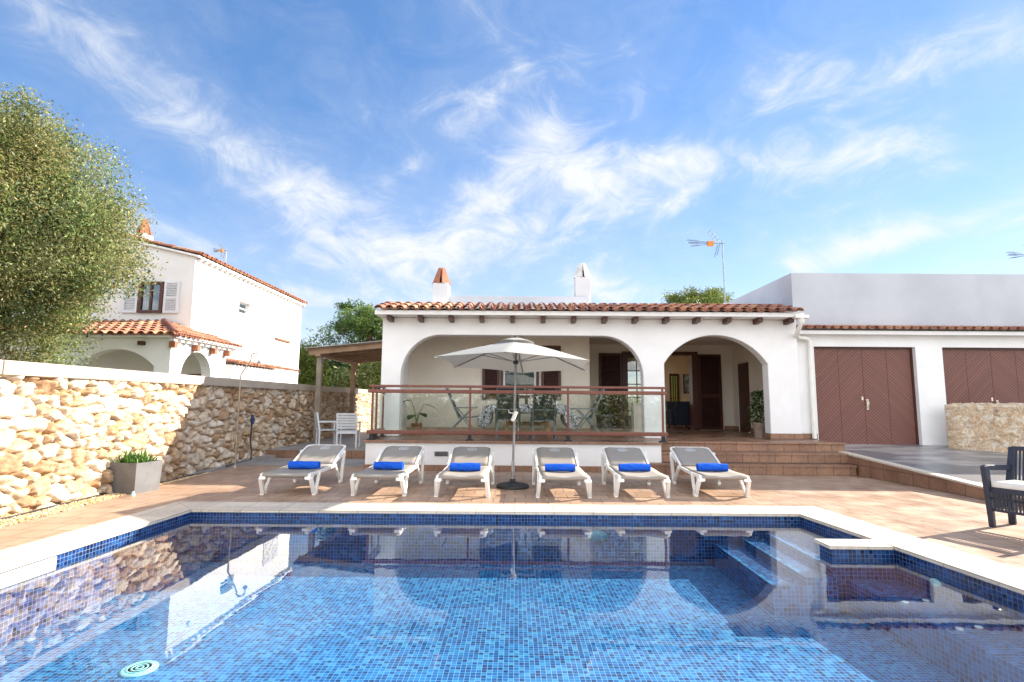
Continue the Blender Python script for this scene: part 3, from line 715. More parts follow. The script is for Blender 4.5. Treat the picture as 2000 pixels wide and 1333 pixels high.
def shutter(par, x0, x1, z0, z1, y, th=.045, name='shutter', m=M_slat_dark, fr=M_wood_brown, mid=None, fw=.07):
    f = MB(); f.box((x0, y - th, z0), (x0 + fw, y, z1)); f.box((x1 - fw, y - th, z0), (x1, y, z1)); f.box((x0 + fw, y - th, z1 - fw), (x1 - fw, y, z1)); f.box((x0 + fw, y - th, z0), (x1 - fw, y, z0 + fw))
    if mid: f.box((x0 + fw, y - th, mid - fw/2), (x1 - fw, y, mid + fw/2))
    o = rel(f, name, fr, par)
    s = MB(); n = int((z1 - z0 - 2*fw) / .05)
    for i in range(n):
        z = z0 + fw + (i + .5) * (z1 - z0 - 2*fw) / n
        if mid and abs(z - mid) < fw/2 + .02: continue
        s.hexa([(x0+fw, y-th+.004, z-.02), (x1-fw, y-th+.004, z-.02), (x1-fw, y-.006, z+.012), (x0+fw, y-.006, z+.012), (x0+fw, y-th+.004, z-.011), (x1-fw, y-th+.004, z-.011), (x1-fw, y-.006, z+.021), (x0+fw, y-.006, z+.021)])
    s.box((x0 + fw, y - .005, z0 + fw), (x1 - fw, y - .002, z1 - fw))
    q = s.build('slats', m, o)
    return o
shutter(house, -.87, -.42, 1.45, 2.86, 13.998); shutter(house, .66, 1.17, 1.45, 2.86, 13.998)
mb = MB()
for a, c in (((-.40, 13.96, 1.50), (-.33, 14.06, 2.80)), ((.53, 13.96, 1.50), (.60, 14.06, 2.80)), ((-.33, 13.96, 2.73), (.53, 14.06, 2.80)), ((-.33, 13.96, 1.50), (.53, 14.06, 1.57))): mb.box(a, c)
wf = HB(mb, 'window', M_wood_brown)
mb = MB()
for a, c in (((-.33, 14.0, 1.57), (-.28, 14.05, 2.73)), ((.48, 14.0, 1.57), (.53, 14.05, 2.73)), ((-.28, 14.0, 1.57), (.48, 14.05, 1.62)), ((-.28, 14.0, 2.68), (.48, 14.05, 2.73))): mb.box(a, c)
mb.build('sash', M_white_paint, wf)
mb = MB(); mb.box((-.28, 14.02, 1.62), (.48, 14.026, 2.68)); mb.build('pane', M_window, wf)
mb = MB(); mb.box((-.33, 14.12, 1.5), (.53, 14.14, 2.8)); mb.build('blind', M_curtain, wf)
# door opening: shutter, glazed leaf, frame, open half, second shutter
shutter(house, 2.50, 3.20, .63, 2.88, 16.198, mid=1.75); shutter(house, 5.47, 6.16, .62, 2.86, 16.198, mid=1.62)
mb = MB(); mb.box((3.20, 16.12, .601), (3.29, 16.40, 2.93)); mb.box((5.26, 16.08, .601), (5.44, 16.40, 2.93)); mb.box((3.29, 16.12, 2.84), (5.26, 16.40, 2.93)); HB(mb, 'door_frame', M_wood_brown)
g = MB(); g.box((3.29, 16.2, .603), (3.37, 16.25, 2.84)); g.box((4.19, 16.2, .603), (4.27, 16.25, 2.84)); g.box((3.37, 16.2, 2.74), (4.19, 16.25, 2.84)); g.box((3.37, 16.2, .603), (4.19, 16.25, .75))
for x in (3.64, 3.92): g.box((x - .014, 16.21, .75), (x + .014, 16.24, 2.74))
for i in range(1, 5): g.box((3.37, 16.212, .75 + i*.4 - .014), (4.19, 16.238, .75 + i*.4 + .014))
gd = HB(g, 'glazed_door', M_wood_brown)
g = MB(); g.box((5.89, 20.495, .70), (6.13, 20.50, 2.42)); HB(g, 'inner_door_glass', thin_glass('amber_glass', (.26, .26, .13), 1.5))
g = MB(); g.box((3.37, 16.222, .75), (4.19, 16.227, 2.74)); g.build('pane', M_window, gd)
g = MB(); g.box((6.52, 15.07, .603), (6.57, 15.83, 2.55)); HB(g, 'side_door', M_wood_brown)
# eave: slab, tiles, rafter tails
mb = MB(); mb.box((-3.17, 11.88, 3.325), (6.42, 12.62, 3.42)); HB(mb, 'eave_board', M_plaster)
mb = MB(); roof_tiles(mb, (-3.20, 11.80, 3.40), (1, 0, 0), (0, 1, .27), 9.60, 1.36, .2462, .45, seed=4)
HB(mb, 'roof_tiles', M_rooftile)
mb = MB(); mb.hexa([(-3.17, 12.0, 3.42), (6.40, 12.0, 3.42), (6.40, 13.2, 3.42), (-3.17, 13.2, 3.42), (-3.17, 12.0, 3.425), (6.40, 12.0, 3.425), (6.40, 13.2, 3.72), (-3.17, 13.2, 3.72)]); HB(mb, 'roof_bed', M_plaster)
mb = MB()                                                # with an unseen opening added to let sun into the living room
for a, c in (((-3.0, 13.2, 3.33), (6.5, 17.2, 3.80)), ((-3.0, 19.8, 3.33), (6.5, 22, 3.80)), ((-3.0, 17.2, 3.33), (2.1, 19.8, 3.80)), ((4.6, 17.2, 3.33), (6.5, 19.8, 3.80))): mb.box(a, c)
HB(mb, 'flat_roof', M_plaster)
tl_ = MB(); tl_.hexa([(-.05, 0, 0), (.05, 0, 0), (.05, .30, -.02), (-.05, .30, -.02), (-.05, 0, .10), (.05, 0, .10), (.05, .30, .10), (-.05, .30, .10)])
tail0 = None
for i in range(14):
    px_ = 760.5 + i * 60.05; x = (px_ - 1008) / 1050 * 12.05 * 1.012
    if tail0 is None: tail0 = tl_.build('rafter_tail', M_wood_brown, house); tt = tail0
    else: tt = tail0.copy(); C.objects.link(tt)
    tt.location = (x - 1.7, 11.985 - 15, 3.222 - .6)
# parapets and chimneys
mb = MB(); mb.box((-1.86, 14.0, 3.80), (1.86, 14.22, 4.18)); mb.box((-1.86, 14.22, 3.80), (-1.64, 20, 4.18)); mb.box((1.64, 14.22, 3.80), (1.86, 20, 4.18)); HB(mb, 'parapet', M_plaster_shade, bevel=.015)
mb = MB(); mb.box((1.98, 14.05, 3.80), (6.5, 14.25, 3.97)); HB(mb, 'low_parapet', M_plaster_shade, bevel=.012)
M_chim = noisy('grey_limewash', (.62, .62, .635), (.54, .54, .555), 1.6, .85, .3, .004, 45)  # greyer tone than the white house plaster
def chimney(par, cx, cy, z0, z1, w, ztop, m, rot, inner=M_black):
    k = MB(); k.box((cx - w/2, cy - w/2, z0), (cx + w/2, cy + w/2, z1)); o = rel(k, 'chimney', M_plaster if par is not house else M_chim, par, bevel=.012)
    k = MB(); hh = ztop - z1; r0, r1 = w * .52, w * .20
    for q in range(4):
        a = rot + q * math.pi / 2; ca, sa = math.cos(a), math.sin(a)
        W0, W1 = w * .34, w * .10
        def P(r, t, z): return (cx + ca * r - sa * t, cy + sa * r + ca * t, z)
        k.hexa([P(r0 - .035, -W0, z1), P(r0, -W0, z1), P(r0, W0, z1), P(r0 - .035, W0, z1), P(r1 - .035, -W1, ztop), P(r1, -W1, ztop), P(r1, W1, ztop), P(r1 - .035, W1, ztop)])
    k.build('chimney_cap', m, o)
    k = MB(); k.box((cx - w*.12, cy - w*.12, z1), (cx + w*.12, cy + w*.12, z1 + hh * .55)); k.build('flue', inner, o)
    return o
M_capclay = noisy('clay_cap_tile', (.40, .15, .085), (.30, .11, .065), 7, .8, .2, .003, 50)
M_greycap = noisy('whitewashed_cap_tile', (.66, .65, .62), (.50, .49, .47), 5, .85, .2, .003, 50)
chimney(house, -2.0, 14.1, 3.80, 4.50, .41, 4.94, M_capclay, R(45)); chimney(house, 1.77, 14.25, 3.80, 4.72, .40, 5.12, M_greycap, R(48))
# rain gutter end and downpipe
k = MB(); k.lathe([(.085, 0), (.085, .10), (.05, .16)], 12)
k.v = [(x + 6.36, y + 11.93, 3.33 - z) for x, y, z in k.v]; k.f = [f[::-1] for f in k.f]
k.tube([(6.36, 11.93, 3.20), (6.34, 12.0, 3.06), (6.36, 12.14, 2.98), (6.50, 12.36, 2.93), (6.74, 12.40, 2.90), (6.80, 12.41, 2.82), (6.80, 12.42, 2.6), (6.80, 12.43, .62)], .048, 10)
k.box((6.20, 11.83, 3.30), (6.50, 12.03, 3.37))
HB(k, 'downpipe', M_white_plastic)
# living room behind the opening
mb = MB()
mb.wall(1.67, 7.6, .55, 3.14, 20.5, 20.7, [(5.84, 6.18, .62, 2.50), (2.2, 4.9, .9, 2.6)]); mb.wall(16.45, 20.5, .55, 3.14, 1.67, 1.8, axis='x'); mb.wall(16.45, 20.5, .55, 3.14, 7.45, 7.6, axis='x')  # wide hidden rear opening added to let light into the room
for a, c in (((1.67, 16.45, 3.14), (7.6, 17.2, 3.30)), ((1.67, 19.8, 3.14), (7.6, 20.7, 3.30)), ((1.67, 17.2, 3.14), (2.1, 19.8, 3.30)), ((4.6, 17.2, 3.14), (7.6, 19.8, 3.30))): mb.box(a, c)  # ceiling left open below the added roof opening
HB(mb, 'room_wall', M_door_int)
mb = MB(); mb.box((1.67, 16.2, .55), (7.6, 20.7, .598)); HB(mb, 'room_floor', M_floor_in)
g = MB()
for x0, x1 in ((5.84, 5.89), (6.13, 6.18), (5.965, 5.98), (6.045, 6.06)): g.box((x0, 20.45, .62), (x1, 20.55, 2.50))
for z in (.62, 1.1, 1.58, 2.06, 2.42): g.box((5.89, 20.47, z), (6.13, 20.53, z + (.08 if z in (.62, 2.42) else .02)))
HB(g, 'inner_door', M_wood_brown)
pf = thing('framed_picture', 'small dark landscape picture on the living room wall', 'picture', (6.60, 20.49, 2.12))
g = MB(); g.box((-.25, -.02, -.36), (.25, 0, .36)); g.build('frame', M_black, pf)
g = MB(); g.box((-.22, -.024, -.33), (.22, -.02, .33)); g.build('print', M_print, pf)

# ------------------------------------------------------------------ garage wing
gar = thing('garage', 'white flat roofed garage wing with brown planked doors under a thin tile strip', 'garage', (10, 14, .5))
GY = 12.5
mb = MB(); mb.wall(6.45, 19, .2, 3.08, GY, GY + .3, [(6.93, 9.28, .2, 2.735), (9.90, 12.3, .2, 2.735), (13.0, 15.4, .2, 2.735)]); rel(mb, 'front_wall', M_plaster, gar)
mb = MB(); mb.wall(6.52, 19, 3.08, 4.49, GY + .05, GY + .3); mb.wall(GY + .3, 22, 3.08, 4.49, 6.52, 6.78, axis='x'); mb.box((6.78, 12.8, 4.1), (19, 22, 4.2)); rel(mb, 'parapet', M_plaster_shade, gar)
mb = MB(); roof_tiles(mb, (6.52, 12.22, 3.08), (1, 0, 0), (0, 1, .30), 12.0, .34, .20, .34, seed=8); rel(mb, 'roof_tiles', M_rooftile, gar)
mb = MB(); mb.box((6.50, 12.30, 3.0), (18.5, GY, 3.085)); rel(mb, 'eave_board', M_plaster, gar)
def garage_door(x0, x1, label=None):
    z0, z1 = .47, 2.735; y = GY + .10
    f = MB(); f.box((x0, y, z1 - .05), (x1, y + .1, z1)); f.box((x0, y, z0 - .2), (x0 + .045, y + .1, z1 - .05)); f.box((x1 - .045, y, z0 - .2), (x1, y + .1, z1 - .05))
    o = rel(f, 'garage_door', M_wood_brown, gar)
    n = 4; w = (x1 - x0 - .09) / n
    for i in range(n):
        l = MB(); a = x0 + .045 + i * w + .004; l.box((a, y + .02, z0), (a + w - .008, y + .06, z1 - .055))
        q = l.build('leaf', M_chev[1 if i < 2 else -1], o); q.location = o.location * 0
    xm = (x0 + x1) / 2
    h = MB(); h.tube([(xm + .06, y + .02, 1.30), (xm + .06, y - .03, 1.34), (xm + .06, y - .035, 1.46), (xm + .06, y + .02, 1.50)], .010, 8)
    h.box((xm + .035, y + .008, 1.28), (xm + .085, y + .0195, 1.52)); h.box((xm - .07, y + .01, 1.50), (xm - .03, y + .0195, 1.58))
    h.build('handle', M_brass, o)
    return o
garage_door(6.93, 9.28); garage_door(9.90, 12.3); garage_door(13.0, 15.4)

# ------------------------------------------------------------------ glass railing
rail = thing('railing', 'brown double rail with clear glass panels along the terrace front', 'railing', (0, 11.2, .6))
RY = 11.18
k = MB(); k.box((-3.04, RY - .03, 1.68), (3.10, RY + .03, 1.73)); k.bar((-2.99, RY + .03, 1.705), (-2.99, 12.28, 1.705), .06, .05); rel(k, 'top_rail', M_rail, rail, bevel=.012)
k = MB(); k.box((-3.06, RY - .04, 1.56), (3.12, RY + .04, 1.635)); k.bar((-2.99, RY + .04, 1.597), (-2.99, 12.28, 1.597), .07, .07); rel(k, 'middle_rail', M_rail, rail, bevel=.012)
k = MB(); k.box((-3.06, RY - .035, .72), (3.12, RY + .035, .80)); k.bar((-2.99, RY + .035, .76), (-2.99, 12.28, .76), .07, .07); rel(k, 'bottom_rail', M_rail, rail, bevel=.012)
posts = [(-2.96, RY), (-.94, RY), (1.08, RY), (3.03, RY), (-2.99, 11.62), (-2.99, 12.2)]
for x, y in posts:
    k = MB(); k.box((x - .02, y - .02, .66), (x + .02, y + .02, 1.69)); p = rel(k, 'post', M_rail, rail)
    k = MB(); k.box((x - .075, y - .06, .601), (x + .075, y + .06, .625)); k.box((x - .035, y - .035, .625), (x + .035, y + .035, .715)); k.build('post_foot', M_black, p)
for a, c in zip(posts[:3], posts[1:4]):
    k = MB(); k.box((a[0] + .03, RY - .004, .79), (c[0] - .03, RY + .004, 1.565)); rel(k, 'glass_panel', M_glass, rail)
for y0, y1 in ((RY + .05, 11.59), (11.65, 12.17)):
    k = MB(); k.box((-2.994, y0, .79), (-2.986, y1, 1.53)); rel(k, 'glass_panel', M_glass, rail)
k = MB(); k.box((3.06, RY - .004, .79), (3.11, RY + .004, 1.565)); rel(k, 'glass_panel', M_glass, rail)
# ------------------------------------------------------------------ sun loungers and rolled towels
def make_lounger():
    root = thing('sun_lounger', '', 'sun lounger', group='sun loungers in a row along the poolside')
    hw, zs = .335, .325                       # half width, seat height; foot end at y=0, head end beyond y=1.85
    hy, hz, ty, tz = 1.14, .335, 1.87, .585   # hinge and top of the backrest
    f = MB()
    for s in (-1, 1):
        x = s * (hw + .005)
        pr = [(.0, .30), (.05, .335), (.5, .325), (1.05, .335), (1.30, .33), (1.30, .29), (1.05, .285), (.5, .275), (.08, .285)]
        f.prism([(x - .022, y, z) for y, z in pr], (.044, 0, 0))
    f.box((-hw + .017, .012, .285), (hw - .017, .05, .325)); f.box((-hw + .017, 1.22, .285), (hw - .017, 1.26, .32)); f.box((-hw + .017, .62, .255), (hw - .017, .66, .285))
    f.build('frame', M_white_plastic, root, bevel=.008)
    for s in (-1, 1):                         # closed V shaped front legs
        k = MB(); x0, x1 = s * (hw - .05), s * (hw + .035)
        k.hexa([(x0, .0, .245), (x1, -.01, .24), (x1, .16, .25), (x0, .15, .255), (x0, .02, .335), (x1, .02, .325), (x1, .16, .325), (x0, .15, .335)])
        o0 = s * (hw + .03)
        k.bar((o0, .035, .27), (s * (hw + .045), .175, .02), .065, .05, (1, 0, 0)); k.bar((s * (hw + .02), .44, .31), (s * (hw + .045), .225, .03), .05, .042, (1, 0, 0))
        k.hexa([(s*(hw+.02), .135, 0), (s*(hw+.075), .135, 0), (s*(hw+.075), .255, 0), (s*(hw+.02), .255, 0), (s*(hw+.02), .145, .055), (s*(hw+.075), .145, .055), (s*(hw+.075), .25, .055), (s*(hw+.02), .25, .055)])
        k.build('leg', M_white_plastic, root, bevel=.006)
    for s in (-1, 1):                         # rear legs: post up to the raised back, strut to the seat rail
        k = MB(); o0 = s * (hw + .035)
        k.bar((o0, 1.63, .515), (s * (hw + .05), 1.46, .02), .06, .05, (1, 0, 0)); k.bar((s * (hw + .02), 1.18, .31), (s * (hw + .045), 1.43, .04), .05, .042, (1, 0, 0))
        k.hexa([(s*(hw+.02), 1.38, 0), (s*(hw+.075), 1.38, 0), (s*(hw+.075), 1.50, 0), (s*(hw+.02), 1.50, 0), (s*(hw+.02), 1.39, .05), (s*(hw+.075), 1.39, .05), (s*(hw+.075), 1.49, .05), (s*(hw+.02), 1.49, .05)])
        k.bar((o0, 1.66, .51), (s * (hw + .01), 1.36, .385), .045, .04, (1, 0, 0))
        k.build('leg', M_white_plastic, root, bevel=.006)
    def sling(path, w, name, dip, cut=0):
        k = MB(); n, m = len(path), 9; vs = []
        for i, (y, z) in enumerate(path):
            ww = w
            if cut: ww = w - cut * max(0, (i - (n - 4)) / 3) ** 1.3
            for j in range(m):
                t = -1 + 2 * j / (m - 1)
                vs.append((t * ww, y, z - dip * (1 - t*t) * math.sin(math.pi * min(1, (i + .3) / (n - .4)))))
        k.smooth = True
        k.add(vs, [(i*m+j, i*m+j+1, (i+1)*m+j+1, (i+1)*m+j) for i in range(n-1) for j in range(m-1)])
        o = k.build(name, M_sling, root)
        md = o.modifiers.new('thick', 'SOLIDIFY'); md.thickness = .006
        return o
    sling([(.015, .275), (.0, .315), (.02, .343), (.1, .345), (.3, .34), (.55, .335), (.8, .335), (1.0, .337), (hy, hz + .008)], hw - .008, 'seat', .022)
    dy, dzz = (ty - hy), (tz - hz)
    bp_ = [(hy + dy * t, hz + .012 + dzz * t + .02 * math.sin(math.pi * t)) for t in (.02, .15, .3, .45, .6, .72, .82, .90, .96, 1.0)]
    bk = sling(bp_, hw - .012, 'backrest', .014, .10)
    k = MB()
    for s in (-1, 1):
        P = [(s * (hw + .005), y, z - .012) for y, z in bp_[:7]] + [(s * (hw - .005), bp_[8][0] - .03, bp_[8][1] - .012), (s * (hw - .10), bp_[9][0] + .008, bp_[9][1] - .01)]
        for a, c in zip(P, P[1:]): k.bar(a, c, .036, .032, (1, 0, 0))
    k.bar((-(hw - .10), bp_[9][0] + .008, bp_[9][1] - .01), (hw - .10, bp_[9][0] + .008, bp_[9][1] - .01), .034, .03)
    k.build('backrest_frame', M_white_plastic, root)
    # oval emblem printed on the backrest
    t0 = .80; ey, ez = hy + dy * t0, hz + .012 + dzz * t0 + .02 * math.sin(math.pi * t0) - .006
    sl = Vector((0, dy, dzz)).normalized(); en = Vector((0, -sl.z, sl.y))
    k = MB(); c0 = Vector((0, ey, ez)) + en * .004
    def el(a, bb, n=28, off=0.): return [c0 + en * off + Vector((a * math.cos(2*math.pi*i/n), 0, 0)) + sl * (bb * math.sin(2*math.pi*i/n)) for i in range(n)]
    A_, B_ = el(.085, .062), el(.070, .049)
    k.add(A_ + B_, [(i, (i+1) % 28, 28 + (i+1) % 28, 28 + i) for i in range(28)])
    pts = [c0 + Vector((x, 0, 0)) + sl * y for x, y in ((-.045, -.012), (-.03, .016), (-.018, -.008), (-.004, .02), (.008, -.01), (.022, .014), (.04, -.004))]
    for a, c in zip(pts, pts[1:]): k.bar(a, c, .010, .002, en)
    k.bar(c0 - Vector((.05, 0, 0)) - sl * .024, c0 + Vector((.05, 0, 0)) - sl * .024, .006, .002, en)
    k.build('emblem', M_white_paint, bk)
    return root
lab = ['grey sling sun lounger at the left end of the row, nearest the rubble wall',
       'grey sling sun lounger second from the left, in front of the terrace wall vent',
       'grey sling sun lounger just left of the parasol base',
       'grey sling sun lounger just right of the parasol base',
       'grey sling sun lounger second from the right end of the row',
       'grey sling sun lounger at the right end of the row, before the brown steps']
spots = [(-3.36, 7.99, -1), (-2.02, 7.98, 1.2), (-.78, 7.94, .6), (.72, 7.95, -.8), (1.885, 8.05, 1.0), (3.11, 8.17, 1.8)]
tl = ['plain blue towel rolled up on the lounger nearest the rubble wall', 'plain blue towel rolled up on the second lounger from the left', 'plain blue towel rolled up on the lounger just left of the parasol',
      'plain blue towel rolled up on the lounger just right of the parasol', 'plain blue towel rolled up on the second lounger from the right', 'plain blue towel rolled up on the lounger before the steps']
lp = None
def make_towel(seed):
    g = random.Random(seed); k = MB(); n = 26; L = .235; vs = []; turns = 2.6
    rows = 15
    m = 44
    for i in range(rows):
        x = -L + 2 * L * i / (rows - 1); sq = .93 + .07 * math.sin(math.pi * i / (rows - 1)) if 0 < i < rows - 1 else .93
        for j in range(m):
            a = j / m * 2 * math.pi; rr = .062 * sq * (1 + .035 * math.sin(a * 3 + i * .5 + seed) + .03 * math.sin(a * 5 - i * .9 + seed * 2) + g.uniform(-.016, .016))
            if j == 4: rr *= 1.08
            vs.append((x, rr * math.cos(a) * 1.08, max(-.056, rr * math.sin(a))))
    k.smooth = True
    k.add(vs, [(i*m+j, i*m+(j+1) % m, (i+1)*m+(j+1) % m, (i+1)*m+j) for i in range(rows-1) for j in range(m)])
    for e_, sg in ((0, -1), (rows - 1, 1)):          # spiral ends
        o0 = e_ * m; sp = []
        N = 60
        for q in range(N):
            t = q / (N - 1); rr = .058 * (1 - t * .88); a = t * turns * 2 * math.pi
            sp.append((sg * (L - .004 - .006 * (q % 2 == 0)), rr * math.cos(a) * 1.05, max(-.053, rr * math.sin(a))))
        k.smooth = False
        ring_ = vs[o0:o0+m]
        k.add(ring_ + [(sg * (L - .012), 0, 0)], [(j, (j+1) % m, m) if sg < 0 else ((j+1) % m, j, m) for j in range(m)])
        k.tube(sp, .006, 4)
    return k
for i, (x, y, rz) in enumerate(spots):
    o = make_lounger() if lp is None else copy_tree(lp)
    if lp is None: lp = o
    o.location = (x, y, 0); o.rotation_euler.z = R(-rz); o['label'] = lab[i]
    t = make_towel(2 + i).build('rolled_towel', M_towel); t.scale = ([1, .97, 1.02, .99, 1.03, 1.0][i], [1, 1.05, .98, 1.02, .97, 1.06][i], [1, 1.02, 1.05, .98, 1.0, 1.03][i])
    t.location = (x + [.06, .05, .02, .0, .02, .06][i] - .02, y + .62 + [0, .02, -.02, .0, .01, .0][i], .382); t.rotation_euler = (0, 0, R([1, -3, 1.5, -1, 2, -2][i]))
    tag(t, tl[i], 'towel', 'blue towels rolled on the loungers')

# ------------------------------------------------------------------ parasol
um = thing('parasol', 'open ecru six sided parasol with grey pole standing between the loungers', 'parasol', (-.04, 9.05, 0))
ax = Vector((.018, 0, 1)).normalized()
k = MB(); k.lathe([(.265, 0), (.27, .02), (.262, .045), (.24, .06), (.10, .085), (.05, .10), (.045, .14)], 28); bs = k.build('base', M_black, um)
k = MB(); k.tube([(0, 0, .1), ax * .42], .030, 12); k.build('sleeve', M_metal, bs); k = MB(); k.tube([ax * .1 + Vector((0, 0, 0)), ax * 2.40], .021, 12)
pole = k.build('pole', noisy('brushed_grey_pole', (.24, .24, .235), (.18, .18, .178), 9, .4, 0, metal=.6), um)
k = MB(); c = ax * 1.16; k.tube([c + Vector((-.03, 0, -.08)), c + Vector((.03, 0, .08))], .034, 10)
k.tube([c + Vector((-.02, -.03, .05)), c + Vector((-.09, -.05, .06)), c + Vector((-.095, -.05, .10))], .009, 6); k.build('crank', M_cushion, pole)
Rz, NR = 1.40, 6
hubt = ax * 2.40; tilt = Matrix.Rotation(R(-3.0), 4, 'X') @ Matrix.Rotation(R(1.8), 4, 'Y')
def cp(a, r, z): v = tilt @ Vector((math.cos(a) * r, math.sin(a) * r, z)); return hubt + v
a0 = R(-96)
k = MB(); m_ = 12; n_ = 8; vs = []
def cz(r): return .03 - .40 * (r / Rz) ** 1.12
vs = []
for i in range(n_ + 1):
    r = Rz * (.10 + .90 * i / n_)
    for q in range(NR):
        for j in range(m_):
            t = j / m_; A0, A1 = a0 + q * math.pi/3, a0 + (q+1) * math.pi/3
            p0, p1 = Vector((math.cos(A0), math.sin(A0))), Vector((math.cos(A1), math.sin(A1)))
            pp = p0.lerp(p1, t) * r * (1 - .05 * math.sin(math.pi * t) * (i / n_) ** 3)
            z = cz(r) + .020 * math.sin(math.pi * t) * (i / n_) ** 2 * .6 
            vs.append(hubt + tilt @ Vector((pp.x, pp.y, z)))
T_ = NR * m_
k.smooth = True
k.add(vs, [(i*T_+j, i*T_+(j+1) % T_, (i+1)*T_+(j+1) % T_, (i+1)*T_+j) for i in range(n_) for j in range(T_)])
can = k.build('canopy', M_canopy, um)
k = MB(); vs = []                                       # lifted vent cap
for i in range(4):
    r = .02 + .30 * i / 3
    for j in range(24):
        a = a0 + j * math.pi / 12; t = (j % 4) / 4
        vs.append(hubt + tilt @ Vector((math.cos(a) * r * (1 - .06 * math.sin(math.pi*t)), math.sin(a) * r * (1 - .06 * math.sin(math.pi*t)), .075 - .085 * (i/3) ** 1.4 + .012 * math.sin(math.pi * t) * i / 3)))
k.smooth = True; k.add(vs, [(i*24+j, i*24+(j+1) % 24, (i+1)*24+(j+1) % 24, (i+1)*24+j) for i in range(3) for j in range(24)])
k.build('vent_cap', M_canopy, can)
k = MB(); k.tube([hubt + Vector((0, 0, .06)), hubt + Vector((0, 0, .12))], [.022, .012], 8); k.build('finial', M_black, pole)
hubl = ax * 2.06
k = MB(); k.tube([hubl - ax * .03, hubl + ax * .03], .045, 10); k.build('hub', M_black, pole)
for q in range(NR):
    A0 = a0 + q * math.pi/3
    k = MB(); P = [cp(A0, Rz * t, cz(Rz * t) - .016) for t in (.05, .3, .55, .8, 1.0)]
    for a, c in zip(P, P[1:]): k.bar(a, c, .016, .02)
    rb = k.build('rib', M_metal, um)
    k = MB(); k.bar(hubl, cp(A0, Rz * .52, cz(Rz * .52) - .02), .012, .016); k.build('strut', M_metal, rb)

# ------------------------------------------------------------------ terrace furniture
TZ = .60
tb = thing('dining_table', 'wooden terrace dining table under a zebra striped cloth', 'table', (.28, 12.95, TZ))
k = MB(); k.box((-.80, -.45, .70), (.80, .45, .735)); k.build('tabletop', M_tabwood, tb)
for sx in (-1, 1):
    for sy in (-1, 1):
        k = MB(); k.bar((sx * .42, sy * .30, .70), (sx * .50, sy * .34, 0), .07, .07); k.build('leg', M_tabwood, tb)
k = MB(); k.box((-.45, -.03, .24), (.45, .03, .33)); k.bar((-.45, 0, .28), (-.2, 0, .66), .05, .05); k.bar((.45, 0, .28), (.2, 0, .66), .05, .05); k.build('stretcher', M_tabwood, tb)
# cloth laid on top: short drop along the sides, full corners flaring out at both ends
k = MB(); k.smooth = True
nx, ny = 33, 15; vs = []
for i in range(nx):
    u = -.83 + 1.66 * i / (nx - 1)
    for j in range(ny):
        v = -.70 + 1.40 * j / (ny - 1); ov = max(0, abs(v) - .47); sg = 1 if v > 0 else -1
        vs.append((u, sg * (min(abs(v), .47) + ov * .12 + .018 * math.sin(u * 17) * ov / .23), .742 - ov * .95))
k.add(vs, [(i*ny+j, (i+1)*ny+j, (i+1)*ny+j+1, i*ny+j+1) for i in range(nx-1) for j in range(ny-1)])
for sx in (-1, 1):
    vs = []; m_, nA = 9, 15
    for sy in (-1, 1):                                  # corner flares
        base = len(vs)
        for i in range(nA):
            t = i / (nA - 1); an = R(-90 + 78 * t); Rr_ = .23 + .42 * math.sin(math.pi * min(1, t * 1.25 + .06)) ** .8 * (1 - .35 * t)
            for q in range(m_):
                r = Rr_ * q / (m_ - 1)
                vs.append((sx * (.83 + math.cos(an) * r), sy * (.472 + .045 * math.sin(t * 15) * q / m_ - .10 * t * q / m_), .742 + math.sin(an) * r - .10 * t * r))
        k.add(vs[base:], [(i*m_+q, (i+1)*m_+q, (i+1)*m_+q+1, i*m_+q+1) for i in range(nA-1) for q in range(m_-1)])
    ev = []
    for j in range(9):                                  # end drop
        v = -.47 + .94 * j / 8
        for q in range(6): ev.append((sx * (.83 + .10 * q / 5 + .03 * math.sin(v * 14) * q / 5), v * (1 - .05 * q / 5), .742 - .42 * q / 5))
    k.add(ev, [(j*6+q, (j+1)*6+q, (j+1)*6+q+1, j*6+q+1) for j in range(8) for q in range(5)])
cl = k.build('tablecloth', M_zebra, None, loc=(.28, 12.95, TZ)); cl.modifiers.new('thick', 'SOLIDIFY').thickness = .003
tag(cl, 'black and white zebra patterned cloth hanging over the table ends', 'tablecloth')
k = MB(); k.lathe([(.033, 0), (.036, .01), (.036, .17), (.014, .23), (.013, .29), (.016, .295), (.016, .31)], 16)
bt = k.build('bottle', M_black, None, loc=(.25, 12.7, TZ + .744)); tag(bt, 'dark bottle standing on the zebra cloth of the terrace table', 'bottle')

